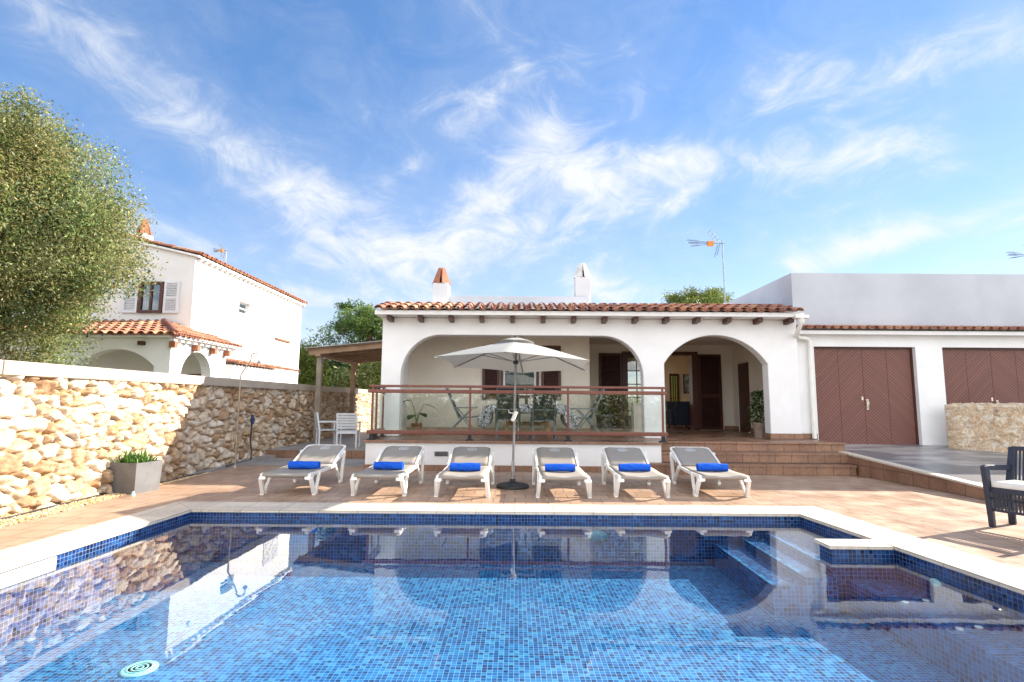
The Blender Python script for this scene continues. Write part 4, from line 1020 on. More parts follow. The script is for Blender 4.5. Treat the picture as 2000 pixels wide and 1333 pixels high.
def make_folding_chair():
    root = thing('folding_chair', '', 'chair', group='grey folding chairs around the terrace table')
    for s in (-1, 1):
        x = s * .265
        for P in ([(x, .44, .0), (x, -.06, .64)], [(x - s*.03, -.30, .0), (x - s*.03, .30, .62)]):
            k = MB(); k.bar(*P, .022, .034, (1, 0, 0)); k.build('leg', M_alu, root)
        k = MB(); k.box((x - .025, -.10, .635), (x + .025, .42, .662)); k.build('armrest', M_alu, root, bevel=.006)
    k = MB()
    for s in (-1, 1): k.bar((s * .235, .02, .40), (s * .235, -.30, 1.10), .022, .03, (1, 0, 0)); k.bar((s * .235, .02, .41), (s * .235, .46, .44), .022, .03, (1, 0, 0))
    k.bar((-.235, -.30, 1.10), (.235, -.30, 1.10), .03, .026); k.bar((-.235, -.085, .63), (.235, -.085, .63), .02, .02); k.bar((-.235, .02, .40), (.235, .02, .40), .02, .02)
    k.build('frame', M_alu, root)
    k = MB(); k.hexa([(-.225, .01, .43), (.225, .01, .43), (.225, .022, .435), (-.225, .022, .435), (-.225, -.295, 1.085), (.225, -.295, 1.085), (.225, -.283, 1.09), (-.225, -.283, 1.09)]); k.build('backrest', M_dark_mesh, root)
    k = MB(); k.hexa([(-.225, .03, .405), (.225, .03, .405), (.225, .45, .435), (-.225, .45, .435), (-.225, .03, .42), (.225, .03, .42), (.225, .45, .45), (-.225, .45, .45)]); k.build('seat', M_dark_mesh, root)
    return root
fc = make_folding_chair()
for i, (x, y, rz, l) in enumerate([(-.17, 12.0, 0, 'dark mesh folding chair with its back to the pool, behind the parasol pole'), (.61, 11.72, 2, 'dark mesh folding chair with its back to the pool, right of the parasol pole'),
                                   (-1.35, 12.95, -90, 'dark mesh folding chair in profile at the left end of the zebra table'), (1.78, 12.95, 90, 'dark mesh folding chair in profile at the right end of the zebra table')]):
    o = fc if i == 0 else copy_tree(fc); o.location = (x, y, TZ); o.rotation_euler.z = R(rz); o['label'] = l

def blade_leaf(k, p, d, L, w, droop, n=6, fold=.15, up=Vector((0, 0, 1))):
    d = Vector(d).normalized(); side = d.cross(up); side = side.normalized() if side.length > .01 else Vector((1, 0, 0))
    p = Vector(p); A, B, Cc = [], [], []
    for i in range(n + 1):
        t = i / n; ww = w * math.sin(math.pi * min(1, t * .92 + .08)) ** .8 if i < n else 0.002
        A.append(p - side * ww); B.append(p + (Vector((0, 0, -1)) * fold * ww)); Cc.append(p + side * ww)
        d = (d + Vector((0, 0, -droop / n))).normalized(); p = p + d * L / n
    m = n + 1; sm = k.smooth; k.smooth = True
    k.add(A + B + Cc, [(i, i+1, m+i+1, m+i) for i in range(n)] + [(m+i, m+i+1, 2*m+i+1, 2*m+i) for i in range(n)]); k.smooth = sm

# banana-like plant in a terracotta pot
pp = thing('potted_plant', 'broad leaved plant in a small terracotta pot behind the glass at the left', 'potted plant', (-2.45, 13.45, TZ))
k = MB(); k.lathe([(.09, 0), (.125, .20), (.14, .205), (.14, .25), (.12, .25), (.115, .21)], 20); k.build('pot', M_terracotta, pp)
k = MB(); k.lathe([(.112, .20), (.06, .215), (.005, .22)], 16); k.build('soil', M_soil, pp)
k = MB(); k.col = (.05, .13, .035)
for a, h, rch in ((2.9, .62, .16), (.3, .52, .17), (1.3, .30, .08), (4.5, .26, .10)):
    d = Vector((math.cos(a), math.sin(a) * .6, 0))
    P = [Vector((0, 0, .2)), Vector((0, 0, .2)) + d * rch * .3 + Vector((0, 0, h * .5)), d * rch + Vector((0, 0, .2 + h))]
    k.col = (.14, .26, .07); k.tube(P, [.014, .011, .007], 6); k.col = (.035, .11, .03)
    blade_leaf(k, P[-1], d + Vector((0, 0, .15)), .38, .12, 1.0)
k.build('foliage', M_leaf, pp)
# spiky plant in a dark pot by the far shutter
pp = thing('potted_plant', 'spiky plant in a dark grey pot in front of the brown shutter', 'potted plant', (2.25, 13.7, TZ))
k = MB(); k.lathe([(.17, 0), (.22, .44), (.235, .44), (.235, .5), (.20, .5), (.19, .46)], 22); k.build('pot', M_grey_planter, pp)
k = MB()
for i in range(46):
    a = rnd.uniform(0, 6.28); e = rnd.uniform(.35, 1.5); f = rnd.uniform(.7, 1.1); k.col = (.05*f, .10*f, .05*f)
    blade_leaf(k, (0, 0, .46), (math.cos(a) * math.cos(e), math.sin(a) * math.cos(e), math.sin(e)), rnd.uniform(.35, .62), .022, rnd.uniform(.1, .6), 4)
k.build('foliage', M_leaf, pp)
# low cream pier beside the middle pillar
pr = thing('plinth', 'low cream plinth standing against the pillar between the two arches', 'plinth', (3.02, 13.3, TZ))
k = MB(); k.box((-.16, -.16, 0), (.16, .16, .76)); k.build('body', M_cream, pr, bevel=.01); k = MB(); k.box((-.175, -.175, .76), (.175, .175, .79)); k.build('cap', M_cream, pr, bevel=.006)
# upholstered chair inside the room
ac = thing('armchair', 'dark blue upholstered armchair seen from behind through the open doorway', 'armchair', (5.16, 17.05, .598), R(4))
k = MB(); k.box((-.30, -.30, .12), (.30, .30, .42)); k.build('seat', M_armchair, ac, bevel=.05)
k = MB(); P = [(-.31, .40), (-.30, .68), (-.22, .80), (.22, .80), (.30, .68), (.31, .40), (.30, .12), (-.30, .12)]; k.prism([(x, -.40, z) for x, z in P], (0, .13, 0)); k.build('backrest', M_armchair, ac, bevel=.04)
for s in (-1, 1):
    k = MB(); k.box((s*.30, -.30, .12), (s*.39, .30, .58)); k.build('armrest', M_armchair, ac, bevel=.03)
    for q in (-.3, .24): k = MB(); k.bar((s*.27, q, .13), (s*.29, q, 0), .04, .04); k.build('leg', M_wood_brown, ac)
# second chair / sofa edge behind it
sf = thing('sofa', 'charcoal sofa back behind the dark blue armchair indoors', 'sofa', (5.9, 18.5, .598), 0)
k = MB(); k.box((-.9, -.4, .1), (.9, .4, .42)); k.build('seat', M_dark_mesh, sf, bevel=.05); k = MB(); k.box((-.9, -.5, .1), (.9, -.3, .86)); k.build('backrest', M_dark_mesh, sf, bevel=.06)

# ------------------------------------------------------------------ planter, shower, hoses
pl = thing('planter', 'square grey zinc planter with spiky green succulents beside the rubble wall', 'planter', (-5.79, 8.33, 0), R(-9))
k = MB(); w0, w1, hh = .225, .245, .45
k.hexa([(-w0, -w0, -.02), (w0, -w0, -.02), (w0, w0, -.02), (-w0, w0, -.02), (-w1, -w1, hh), (w1, -w1, hh), (w1, w1, hh), (-w1, w1, hh)])
k.f.pop(1); k.mi.pop(); k.c.pop(); k.sm.pop()
wi = w1 - .02
k.add([(-w1, -w1, hh), (w1, -w1, hh), (w1, w1, hh), (-w1, w1, hh), (-wi, -wi, hh), (wi, -wi, hh), (wi, wi, hh), (-wi, wi, hh), (-wi, -wi, hh - .06), (wi, -wi, hh - .06), (wi, wi, hh - .06), (-wi, wi, hh - .06)],
      [(0, 1, 5, 4), (1, 2, 6, 5), (2, 3, 7, 6), (3, 0, 4, 7), (4, 5, 9, 8), (5, 6, 10, 9), (6, 7, 11, 10), (7, 4, 8, 11)])
k.build('pot', M_grey_planter, pl)
k = MB(); k.box((-wi, -wi, hh - .09), (wi, wi, hh - .05)); k.build('soil', M_soil, pl)
k = MB()
for i in range(260):
    x, y = rnd.uniform(-.18, .18), rnd.uniform(-.18, .18); a = rnd.uniform(0, 6.28); e = rnd.uniform(.5, 1.5); f = rnd.uniform(.6, 1.25)
    k.col = rnd.choice([(.10*f, .22*f, .035*f), (.16*f, .28*f, .05*f), (.07*f, .17*f, .04*f)])
    blade_leaf(k, (x, y, hh - .06), (math.cos(a) * math.cos(e), math.sin(a) * math.cos(e), math.sin(e)), rnd.uniform(.12, .27), .011, rnd.uniform(-.2, .5), 3)
k.build('foliage', M_leaf, pl)
sh = thing('outdoor_shower', 'slender bronze coloured garden shower pole with hooked head by the rubble wall', 'shower', (-5.86, 11.42, 0))
k = MB(); k.lathe([(.05, 0), (.05, .012), (.022, .02), (.022, .03)], 14)
arc = [(0, 0, .02), (.0, 0, 1.90), (.03, 0, 1.97), (.20, 0, 2.25)] + [(.28 + .09 * math.cos(a), 0, 2.30 + .09 * math.sin(a)) for a in np.linspace(R(150), R(0), 9)] + [(.372, 0, 2.24)]
k.tube(arc, .017, 10); k.build('pole', M_brass, sh)
k = MB(); k.lathe([(.012, .03), (.02, .015), (.042, -.02), (.042, -.04), (.002, -.04)], 14); k.v = [(x + .372, y, z + 2.21) for x, y, z in k.v]; k.build('shower_head', M_metal, sh)
k = MB(); k.box((-.03, -.05, 1.02), (.03, -.01, 1.08)); k.tube([(0, -.05, 1.05), (0, -.09, 1.05)], .018, 8); k.build('tap', M_brass, sh)
hz_ = thing('garden_hose', 'dark blue hose hanging from a tap on the rubble wall right of the shower', 'hose', (-5.97, 12.2, 0))
k = MB(); k.tube([(.0, 0, .98), (.03, .02, .8), (.02, 0, .5), (.05, .03, .25), (.08, -.05, .06), (.05, -.5, .055), (.10, -1.1, .05)], .016, 8); k.build('tube', M_hose, hz_)
k = MB(); k.tube([(.03, 0, 1.06), (.04, .03, .95), (.03, .02, .84)], [.03, .045, .03], 8); k.build('nozzle', M_bluehose, hz_)
k = MB(); P = []
for y in np.arange(4.0, 11.4, .35): P.append((-6.06 + .05 * math.sin(y * 2.1) + .03 * math.sin(y * 5) + (.10 if y < 8 else .12), y, .012 + .012 * math.sin(y * 3) ** 2))
k.tube(P, .011, 6); o = k.build('irrigation_pipe', M_hose); tag(o, 'thin dark irrigation pipe running along the foot of the rubble wall', 'pipe')
sp_ = thing('sprinkler', 'small green sprinkler head at the front corner of the grey planter', 'sprinkler', (-5.56, 7.99, 0))
k = MB(); k.lathe([(.03, 0), (.03, .015), (.018, .03), (.018, .05), (.006, .06)], 10); k.build('head', M_turq, sp_)

# ------------------------------------------------------------------ pergola and white garden chairs
pg = thing('pergola', 'timber lean-to pergola with plank roof at the left side of the house', 'pergola', (-4.5, 17, .2))
px0, px1, py0, py1 = -5.98, -3.1, 15.5, 19.2
for x, y, z in ((-5.72, 15.62, 2.66), (-5.72, 18.9, 2.66)):
    k = MB(); k.box((x - .07, y - .07, .19), (x + .07, y + .07, z)); rel(k, 'post', M_post if y < 16 else M_pergola, pg, bevel=.01)
sz_ = lambda x: 2.86 + (x - px0) * .105
k = MB(); k.box((-5.80, 15.4, 2.66), (-5.64, 19.3, 2.80)); rel(k, 'beam', M_pergola, pg)
for y in (15.45, 16.2, 17.0, 17.8, 18.6, 19.2):
    k = MB(); w_ = .045
    k.hexa([(px0, y - w_, sz_(px0) - .17), (px1, y - w_, sz_(px1) - .17), (px1, y + w_, sz_(px1) - .17), (px0, y + w_, sz_(px0) - .17), (px0, y - w_, sz_(px0) - .03), (px1, y - w_, sz_(px1) - .03), (px1, y + w_, sz_(px1) - .03), (px0, y + w_, sz_(px0) - .03)]); rel(k, 'rafter', M_pergola, pg)
k = MB(); x = px0 - .08; i = 0
while x < px1:
    w_ = .118; k.hexa([(x, 15.36, sz_(x) - .028), (x + w_, 15.36, sz_(x + w_) - .028), (x + w_, 19.35, sz_(x + w_) - .028), (x, 19.35, sz_(x) - .028), (x, 15.36, sz_(x)), (x + w_, 15.36, sz_(x + w_)), (x + w_, 19.35, sz_(x + w_)), (x, 19.35, sz_(x))]); x += .122
rel(k, 'roof_planks', M_pergola, pg)
k = MB(); k.hexa([(px0 - .1, 15.3, sz_(px0) + .004), (px1, 15.3, sz_(px1) + .004), (px1, 19.4, sz_(px1) + .004), (px0 - .1, 19.4, sz_(px0) + .004), (px0 - .1, 15.3, sz_(px0) + .035), (px1, 15.3, sz_(px1) + .035), (px1, 19.4, sz_(px1) + .035), (px0 - .1, 19.4, sz_(px0) + .035)]); rel(k, 'roof_felt', M_concrete, pg)
def make_white_chair():
    root = thing('garden_chair', '', 'chair', group='white slatted chairs under the pergola')
    for s in (-1, 1):
        for P in ([(s*.24, -.22, 0), (s*.24, -.22, .42), (s*.24, -.30, .88)], [(s*.24, .24, 0), (s*.24, .22, .64)]):
            k = MB()
            for a, c in zip(P, P[1:]): k.bar(a, c, .04, .035, (1, 0, 0))
            k.build('leg', M_white_paint, root)
        k = MB(); k.box((s*.24 - .03, -.25, .63), (s*.24 + .03, .28, .655)); k.build('armrest', M_white_paint, root)
    k = MB()
    for i in range(7): k.box((-.23, -.22 + i * .068, .42), (.23, -.22 + i * .068 + .055, .44))
    k.bar((-.24, .22, .39), (.24, .22, .39), .03, .05); k.bar((-.24, -.22, .39), (.24, -.22, .39), .03, .05); k.build('seat', M_white_paint, root)
    k = MB()
    for i in range(6):
        z = .49 + i * .068; y = -.235 - (z - .42) * .165; k.hexa([(-.225, y - .01, z), (.225, y - .01, z), (.225, y + .008, z), (-.225, y + .008, z), (-.225, y - .02, z + .055), (.225, y - .02, z + .055), (.225, y - .002, z + .055), (-.225, y - .002, z + .055)])
    k.build('backrest', M_white_paint, root)
    return root
wc = make_white_chair(); wc.location = (-4.30, 14.0, .195); wc.rotation_euler.z = R(6); wc['label'] = 'white slatted garden chair with its back to the pool, right one under the pergola'
w2 = copy_tree(wc); w2.location = (-4.98, 14.35, .195); w2.rotation_euler.z = R(-62); w2['label'] = 'white slatted garden chair turned sideways near the grey pergola post'

# ------------------------------------------------------------------ navy woven armchair at the right
nc_ = thing('woven_armchair', 'navy slatted garden armchair with off white cushion at the right edge of the deck', 'armchair', (5.905, 6.234, 0), R(-67)); nc_.scale = (1, .75, 1)
for s in (-1, 1):
    k = MB(); k.hexa([(s*.36 - .028, -.36, 0), (s*.36 + .028, -.36, 0), (s*.36 + .028, -.29, 0), (s*.36 - .028, -.29, 0), (s*.36 - .028, -.46, .70), (s*.36 + .028, -.46, .70), (s*.36 + .028, -.34, .70), (s*.36 - .028, -.34, .70)]); k.build('leg', M_navy, nc_, bevel=.01)
    k = MB(); k.bar((s*.36, .22, 0), (s*.36, .22, .44), .055, .07, (1, 0, 0)); k.bar((s*.36, .22, .43), (s*.34, .36, .90), .05, .075, (1, 0, 0)); k.build('leg', M_navy, nc_, bevel=.01)
    k = MB(); k.bar((s*.36, -.42, .68), (s*.355, .30, .66), .06, .05, (1, 0, 0)); k.build('armrest', M_navy, nc_, bevel=.01)
    k = MB()
    for y in np.arange(-.28, .21, .033): k.bar((s*.36, y, .20), (s*.36, y, .43), .012, .016, (1, 0, 0))
    k.bar((s*.36, -.33, .43), (s*.36, .24, .43), .04, .045, (1, 0, 0)); k.bar((s*.36, -.33, .20), (s*.36, .24, .20), .03, .03, (1, 0, 0)); k.build('side_slats', M_navy, nc_)
k = MB(); k.bar((-.34, -.345, .43), (.34, -.345, .43), .05, .06); k.bar((-.34, -.34, .20), (.34, -.34, .20), .03, .03); k.bar((-.34, -.342, .33), (.34, -.342, .33), .02, .03)
for x in np.arange(-.31, .32, .033): k.bar((x, -.345, .20), (x, -.345, .43), .018, .014)
k.build('apron', M_navy, nc_)
k = MB(); k.bar((-.34, .36, .89), (.34, .36, .89), .06, .05); k.bar((-.34, .24, .50), (.34, .24, .50), .04, .04)
for x in np.arange(-.30, .31, .036): k.bar((x, .235, .48), (x, .355, .91), .018, .016)
k.build('backrest', M_navy, nc_)
k = MB(); k.box((-.33, -.37, .455), (.33, .22, .525)); cu = k.build('cushion', M_cushion, nc_, bevel=.025)

# ------------------------------------------------------------------ aerials
def aerial(name, label, base, mast_top, boom_z, boom_len, scale, mcol, brk=None, lean=(0, 0)):
    a = thing(name, label, 'aerial', base)
    k = MB(); top = Vector((lean[0], lean[1], mast_top)); k.tube([(0, 0, 0), top], [.022 * scale ** .3, .018 * scale ** .3], 8); k.build('mast', mcol, a)
    p = top * (boom_z / mast_top); k = MB(); k.bar(p + Vector((.05, 0, 0)), p + Vector((-boom_len, -.08, 0)), .018, .018)
    ms_ = k.build('boom', M_alu, a)
    k = MB()                                            # three fanned director carriers and their end spacers
    for dzv, dl in ((.07, 1.0), (-.02, .94), (-.11, .86)):
        k.tube([p + Vector((-boom_len * .42, -.04, dzv * .3 * scale)), p + Vector((-boom_len * dl * 1.05, -.10, dzv * scale))], .007, 6)
        for q in np.linspace(.5, 1, 7): c = p + Vector((-boom_len * (.42 + .62 * q * dl), -.04 - .06 * q, dzv * scale * (.3 + .7 * q))); k.bar(c + Vector((0, -.09 * scale, 0)), c + Vector((0, .09 * scale, 0)), .008, .006)
    k.build('directors', M_alu, ms_)
    k = MB(); c = p + Vector((-boom_len * .36, -.03, -.01)); k.box((c.x - .09 * scale, c.y - .06, c.z - .075 * scale), (c.x + .08 * scale, c.y + .06, c.z + .065 * scale)); k.build('dipole_box', M_orange, ms_, bevel=.01)
    k = MB()
    for s, ex_ in ((1, -.36), (-1, -.20)):
        c0 = p + Vector((-.10, 0, 0)); c1 = p + Vector((ex_ * scale, 0, s * .36 * scale))
        for q in (-.10, .10): k.tube([c0 + Vector((0, q, 0)), c1 + Vector((0, q, 0))], .008, 5)
        for t in (.25, .5, .75, 1.): c = c0.lerp(c1, t); k.bar(c + Vector((0, -.16 * scale, 0)), c + Vector((0, .16 * scale, 0)), .008, .006)
    k.build('reflector', M_alu, ms_)
    if brk: k = MB(); k.box((-.05, -.05, 0), (.05, .05, brk)); k.build('bracket', M_white_paint, a)
    return a
aerial('television_aerial', 'tall television aerial with orange dipole box on the bungalow roof', (5.98, 15.2, 3.80), 2.30, 2.20, 1.0, 1.0, M_metal, .45, (-.02, 0))
aerial('television_aerial', 'small television aerial in front of the round pine crown behind the roof', (7.6, 21.5, 4.0), 1.35, 1.25, .62, .8, M_alu)
aerial('television_aerial', 'aerial tip poking into the right edge of the photo above the garage', (16.35, 16.5, 4.42), 1.75, 1.65, 1.05, 1.0, M_metal)

# ------------------------------------------------------------------ neighbouring house behind the rubble wall
nb_ = thing('neighbour_house', 'two storey white house with clay tile roof and arched porch behind the rubble wall', 'house', (-14, 20, 0))
def NBH(mb, name, m, par=None, **kw): return rel(mb, name, m, par or nb_, **kw)
NX = -9.82
k = MB(); k.prism([(NX, 16, -.05), (NX, 16, 5.74), (-14.5, 16, 6.84), (-19, 16, 5.78), (-19, 16, -.05)][::-1], (0, .3, 0)); NBH(k, 'front_wall', M_plaster)
k = MB(); k.wall(16.3, 24.2, -.05, 5.72, NX - .3, NX, [(18.72, 19.55, 4.46, 4.90)], axis='x'); NBH(k, 'side_wall', M_plaster)
k = MB(); k.wall(-19, NX - .3, -.05, 5.7, 23.9, 24.2); NBH(k, 'rear_wall', M_plaster)
k = MB(); roof_tiles(k, (NX + .20, 15.86, 5.76), (0, 1, 0), (-1, 0, .235), 8.5, 4.95, .25, .45, seed=21); NBH(k, 'roof_tiles', M_rooftile)
k = MB(); k.hexa([(NX + .14, 15.9, 5.70), (NX + .14, 24.3, 5.70), (-14.5, 24.3, 6.80), (-14.5, 15.9, 6.80), (NX + .14, 15.9, 5.76), (NX + .14, 24.3, 5.76), (-14.5, 24.3, 6.86), (-14.5, 15.9, 6.86)])
k.hexa([(-14.5, 15.9, 6.80), (-14.5, 24.3, 6.80), (-19.2, 24.3, 5.70), (-19.2, 15.9, 5.70), (-14.5, 15.9, 6.90), (-14.5, 24.3, 6.90), (-19.2, 24.3, 5.80), (-19.2, 15.9, 5.80)]); NBH(k, 'roof_bed', M_plaster)
for i in range(27):
    k = MB(); y = 16.1 + i * .31; k.hexa([(NX, y, 5.62), (NX + .13, y, 5.67), (NX + .13, y + .15, 5.67), (NX, y + .15, 5.62), (NX, y, 5.70), (NX + .13, y, 5.70), (NX + .13, y + .15, 5.70), (NX, y + .15, 5.70)]); NBH(k, 'eave_dentil', M_plaster)
chimney(nb_, -12.5, 17.4, 6.2, 6.85, .42, 7.38, M_capclay, R(45))
# front window with open white shutters
k = MB()
for a, c in (((-11.44, 15.93, 3.98), (-11.34, 16.02, 4.94)), ((-10.80, 15.93, 3.98), (-10.70, 16.02, 4.94)), ((-11.34, 15.93, 4.86), (-10.80, 16.02, 4.94)), ((-11.34, 15.93, 3.98), (-10.80, 16.02, 4.06)), ((-11.10, 15.94, 4.06), (-11.04, 16.0, 4.86))): k.box(a, c)
w_ = NBH(k, 'window', M_wood_brown); k = MB(); k.box((-11.34, 15.975, 4.06), (-10.80, 15.98, 4.86)); k.build('pane', M_window, w_)
k = MB(); k.box((-11.34, 15.985, 4.06), (-10.80, 15.995, 4.86)); k.build('curtain', M_curtain, w_)
shutter(nb_, -10.68, -10.22, 3.98, 4.96, 15.99, name='shutter', m=M_white_paint, fr=M_white_paint, mid=4.45); shutter(nb_, -11.93, -11.47, 3.98, 4.96, 15.99, m=M_white_paint, fr=M_white_paint, mid=4.45)
# side window and closed white shutter
k = MB()
for y0, y1, z0, z1 in ((18.72, 18.78, 4.46, 4.90), (19.49, 19.55, 4.46, 4.90), (18.78, 19.49, 4.84, 4.90), (18.78, 19.49, 4.46, 4.52), (18.78, 19.49, 4.655, 4.695)): k.box((NX - .2, y0, z0), (NX - .14, y1, z1))
w_ = NBH(k, 'window', M_white_paint); k = MB(); k.box((NX - .175, 18.78, 4.5), (NX - .17, 19.49, 4.86)); k.build('pane', M_window, w_)
k = MB(); k.box((NX - .29, 18.72, 4.46), (NX - .24, 19.55, 4.90)); k.build('blind', noisy('olive_blind', (.30, .30, .04), (.24, .24, .03), 6, .8, 0), w_)
k = MB()
for y0 in (21.72, 22.38):
    k.box((NX, y0, 3.92), (NX + .04, y0 + .64, 4.84))
    for i in range(12): k.box((NX + .04, y0 + .07, 3.98 + i * .07), (NX + .055, y0 + .57, 3.98 + i * .07 + .04))
NBH(k, 'shutter', M_white_paint)
k = MB(); k.box((NX, 21.65, 3.86), (NX + .10, 23.1, 3.915)); NBH(k, 'sill', M_terracotta)
k = MB(); k.lathe([(.07, 0), (.07, .05), (.05, .07)], 12); k.v = [(NX + z, 16.98 + x, 5.13 + y) for x, y, z in k.v]; NBH(k, 'wall_vent', M_white_paint)
# arched porch
PX, PY = -8.82, 13.62
def arch_pts(x0, x1, z0, zs, zt, n=18):
    c, h = (x0 + x1) / 2, (x1 - x0) / 2; s = zt - zs; r = (h*h + s*s) / (2*s); a = math.asin(min(1, h / r)); 
    return [(x1, z0)] + [(c + r * math.sin(a - 2*a*i/n), zt - r + r * math.cos(a - 2*a*i/n)) for i in range(n+1)] + [(x0, z0)]
out = [(-15.5, -.05), (-15.5, 3.0), (PX, 3.0), (PX, -.05)] + arch_pts(-11.2, -9.22, -.05, 2.22, 2.66) + arch_pts(-14.6, -12.2, -.05, 2.2, 2.66)
k = MB(); k.prism([(x, PY, z) for x, z in out], (0, .28, 0)); NBH(k, 'porch_front', M_plaster)
out = [(PY + .28, -.05), (PY + .28, 3.0), (16.0, 3.0), (16.0, -.05)] + arch_pts(14.1, 15.5, -.05, 2.12, 2.70)
k = MB(); k.prism([(PX - .28, y, z) for y, z in out], (.28, 0, 0)); NBH(k, 'porch_side', M_plaster)
k = MB(); k.box((-15.5, PY + .28, 2.85), (PX - .28, 16, 2.95)); NBH(k, 'porch_ceiling', M_cream)
k = MB(); k.box((NX + .002, 16.0, -.05), (PX - .002, 16.25, 2.99)); NBH(k, 'porch_end_wall', M_plaster)
k = MB(); k.box((-9.78, 15.94, .0), (-9.30, 15.995, 2.14)); NBH(k, 'porch_door', M_wood_brown)
k = MB(); k.box((-12.9, 15.94, .0), (-12.2, 15.995, 2.16)); NBH(k, 'porch_door', M_wood_brown)
ps = (.72 / 2.5)
k = MB(); roof_tiles(k, (-15.4, PY - .26, 2.97), (1, 0, 0), (0, 1, .27), 6.85, 2.6, .25, .42, lenfn=lambda x: max(0, (6.85 - x) * 1.30), seed=31); NBH(k, 'porch_roof', M_rooftile)
k = MB(); roof_tiles(k, (PX + .26, PY - .26, 2.97), (0, 1, 0), (-1, 0, .36), 3.3, 2.1, .22, .42, lenfn=lambda y: min(max(0, y / 1.30), 2.1 if y < 2.6 else 1.15), seed=32); NBH(k, 'porch_roof', M_rooftile)
k = MB(); k.col = (.22, .085, .06); k.tube([(PX + .22, PY - .22, 3.04), (PX - .85, PY + 1.15, 3.42), (PX - 1.78, 15.95, 3.72)], .10, 8); NBH(k, 'hip_tiles', M_rooftile)
k = MB(); k.hexa([(-15.4, PY - .2, 2.955), (PX + .2, PY - .2, 2.955), (PX + .2, 16.7, 2.955), (-15.4, 16, 2.955), (-15.4, PY - .2, 3.0), (PX + .2, PY - .2, 3.0), (PX + .2, 16.7, 3.0), (-15.4, 16, 3.0)]); NBH(k, 'porch_eave', M_plaster)
for i in range(11):
    k = MB(); y = PY - .1 + i * .29; k.box((PX, y, 2.87), (PX + .13, y + .13, 2.952)); NBH(k, 'eave_dentil', M_plaster)
for y in (PY - .1, 14.5, 15.35, 16.1):
    k = MB(); k.box((PX, y, 2.70), (PX + .16, y + .12, 2.86)); NBH(k, 'rafter_tail', M_terracotta)
k = MB(); k.box((-9.6, PY - .14, 2.76), (-9.48, PY, 2.86)); NBH(k, 'rafter_tail', M_wood_brown)
# low lean-to along the side
k = MB(); k.box((NX, 16.9, -.05), (-8.95, 21.8, 2.50)); NBH(k, 'lean_to', M_plaster)
k = MB(); roof_tiles(k, (-8.82, 16.8, 2.50), (0, 1, 0), (-1, 0, .2), 5.1, 1.0, .22, .4, seed=41); NBH(k, 'lean_to_roof', M_rooftile)
aerial('television_aerial', 'thin television aerial on the roof of the two storey house', (-10.9, 19.6, 6.03), .98, .92, .42, .7, M_metal)

# ------------------------------------------------------------------ trees
def leaf_mesh(name, parent, P, N, L, Wd, cols, g, m=None):
    """one rhombic leaf per point; N mean normal direction, random roll"""
    n = len(P); d = g.normal(size=(n, 3)); d /= np.linalg.norm(d, axis=1)[:, None]
    q = g.normal(size=(n, 3)); w = np.cross(d, q); w /= np.linalg.norm(w, axis=1)[:, None]
    L = L * g.uniform(.7, 1.3, (n, 1)); Wd = Wd * g.uniform(.7, 1.3, (n, 1))
    v = np.stack([P - d*L/2, P + w*Wd/2, P + d*L/2, P - w*Wd/2], 1).reshape(-1, 3)
    F = np.arange(n * 4).reshape(n, 4)
    return mesh_np(name, v, F, m or M_leaf, parent, cols)
def crown(par, ctr, rad, nclump, per, clr, L, Wd, palette, seed, lump=.22, inner=.5, squash=1.0, keep=None):
    g = np.random.default_rng(seed)
    d = g.normal(size=(nclump, 3)); d /= np.linalg.norm(d, axis=1)[:, None]
    ph = g.uniform(0, 6.28, 6)
    lm = 1 + lump * (np.sin(d[:, 0]*4 + ph[0]) * np.sin(d[:, 2]*5 + ph[1]) + .6 * np.sin(d[:, 1]*7 + ph[2] + d[:, 2]*3) + .4 * np.sin(d[:, 0]*11 + d[:, 2]*9 + ph[3]))
    r = (inner + (1 - inner) * g.random(nclump) ** .45) * lm
    cc = d * r[:, None] * np.array(rad)
    if keep is not None: cc = cc[keep(cc)]
    nc = len(cc); pt = np.array(palette)
    sz_ = clr * g.uniform(.6, 1.35, (nc, 1, 1))
    off = np.clip(g.normal(size=(nc, per, 3)), -1.5, 1.5) * .5 * sz_ * np.array([1, 1, squash])
    P = (cc[:, None] + off).reshape(-1, 3)
    ci = g.integers(0, len(pt), nc); bf = g.uniform(.5, 1.3, (nc, 1))
    base = pt[ci] * bf
    cols = np.repeat(base, per, 0) * g.uniform(.7, 1.35, (nc * per, 1)); mixm = g.random(nc * per) < .25
    cols[mixm] = pt[g.integers(0, len(pt), mixm.sum())]
    return leaf_mesh('crown', par, P, None, L, Wd, np.clip(cols, 0, 1), g), cc
def limbs(par, name, base, ctr, targets, r0, m=M_bark, seed=0):
    g = random.Random(seed); k = MB(); top = Vector(ctr)
    b0 = Vector(base); mid = b0.lerp(top, .55) + Vector((g.uniform(-.2, .2), g.uniform(-.2, .2), 0))
    k.tube([b0, b0.lerp(mid, .5) + Vector((g.uniform(-.1, .1), 0, 0)), mid, top], [r0, r0 * .8, r0 * .6, r0 * .3], 10)
    for t in targets:
        t = Vector(t); a = mid.lerp(top, g.uniform(0, .6)); c = a.lerp(t, .5) + Vector((0, 0, g.uniform(-.1, .25))); k.tube([a, c, t], [r0 * .35, r0 * .22, r0 * .08], 6)
    return k.build(name, m, par)
OLV = [(.22, .27, .08), (.28, .31, .10), (.15, .21, .075), (.33, .34, .15), (.32, .28, .11), (.08, .14, .055)]
PINE = [(.085, .15, .035), (.12, .20, .04), (.16, .24, .05), (.06, .11, .03)]
PINE2 = [(.18, .23, .045), (.22, .26, .055), (.12, .17, .04)]
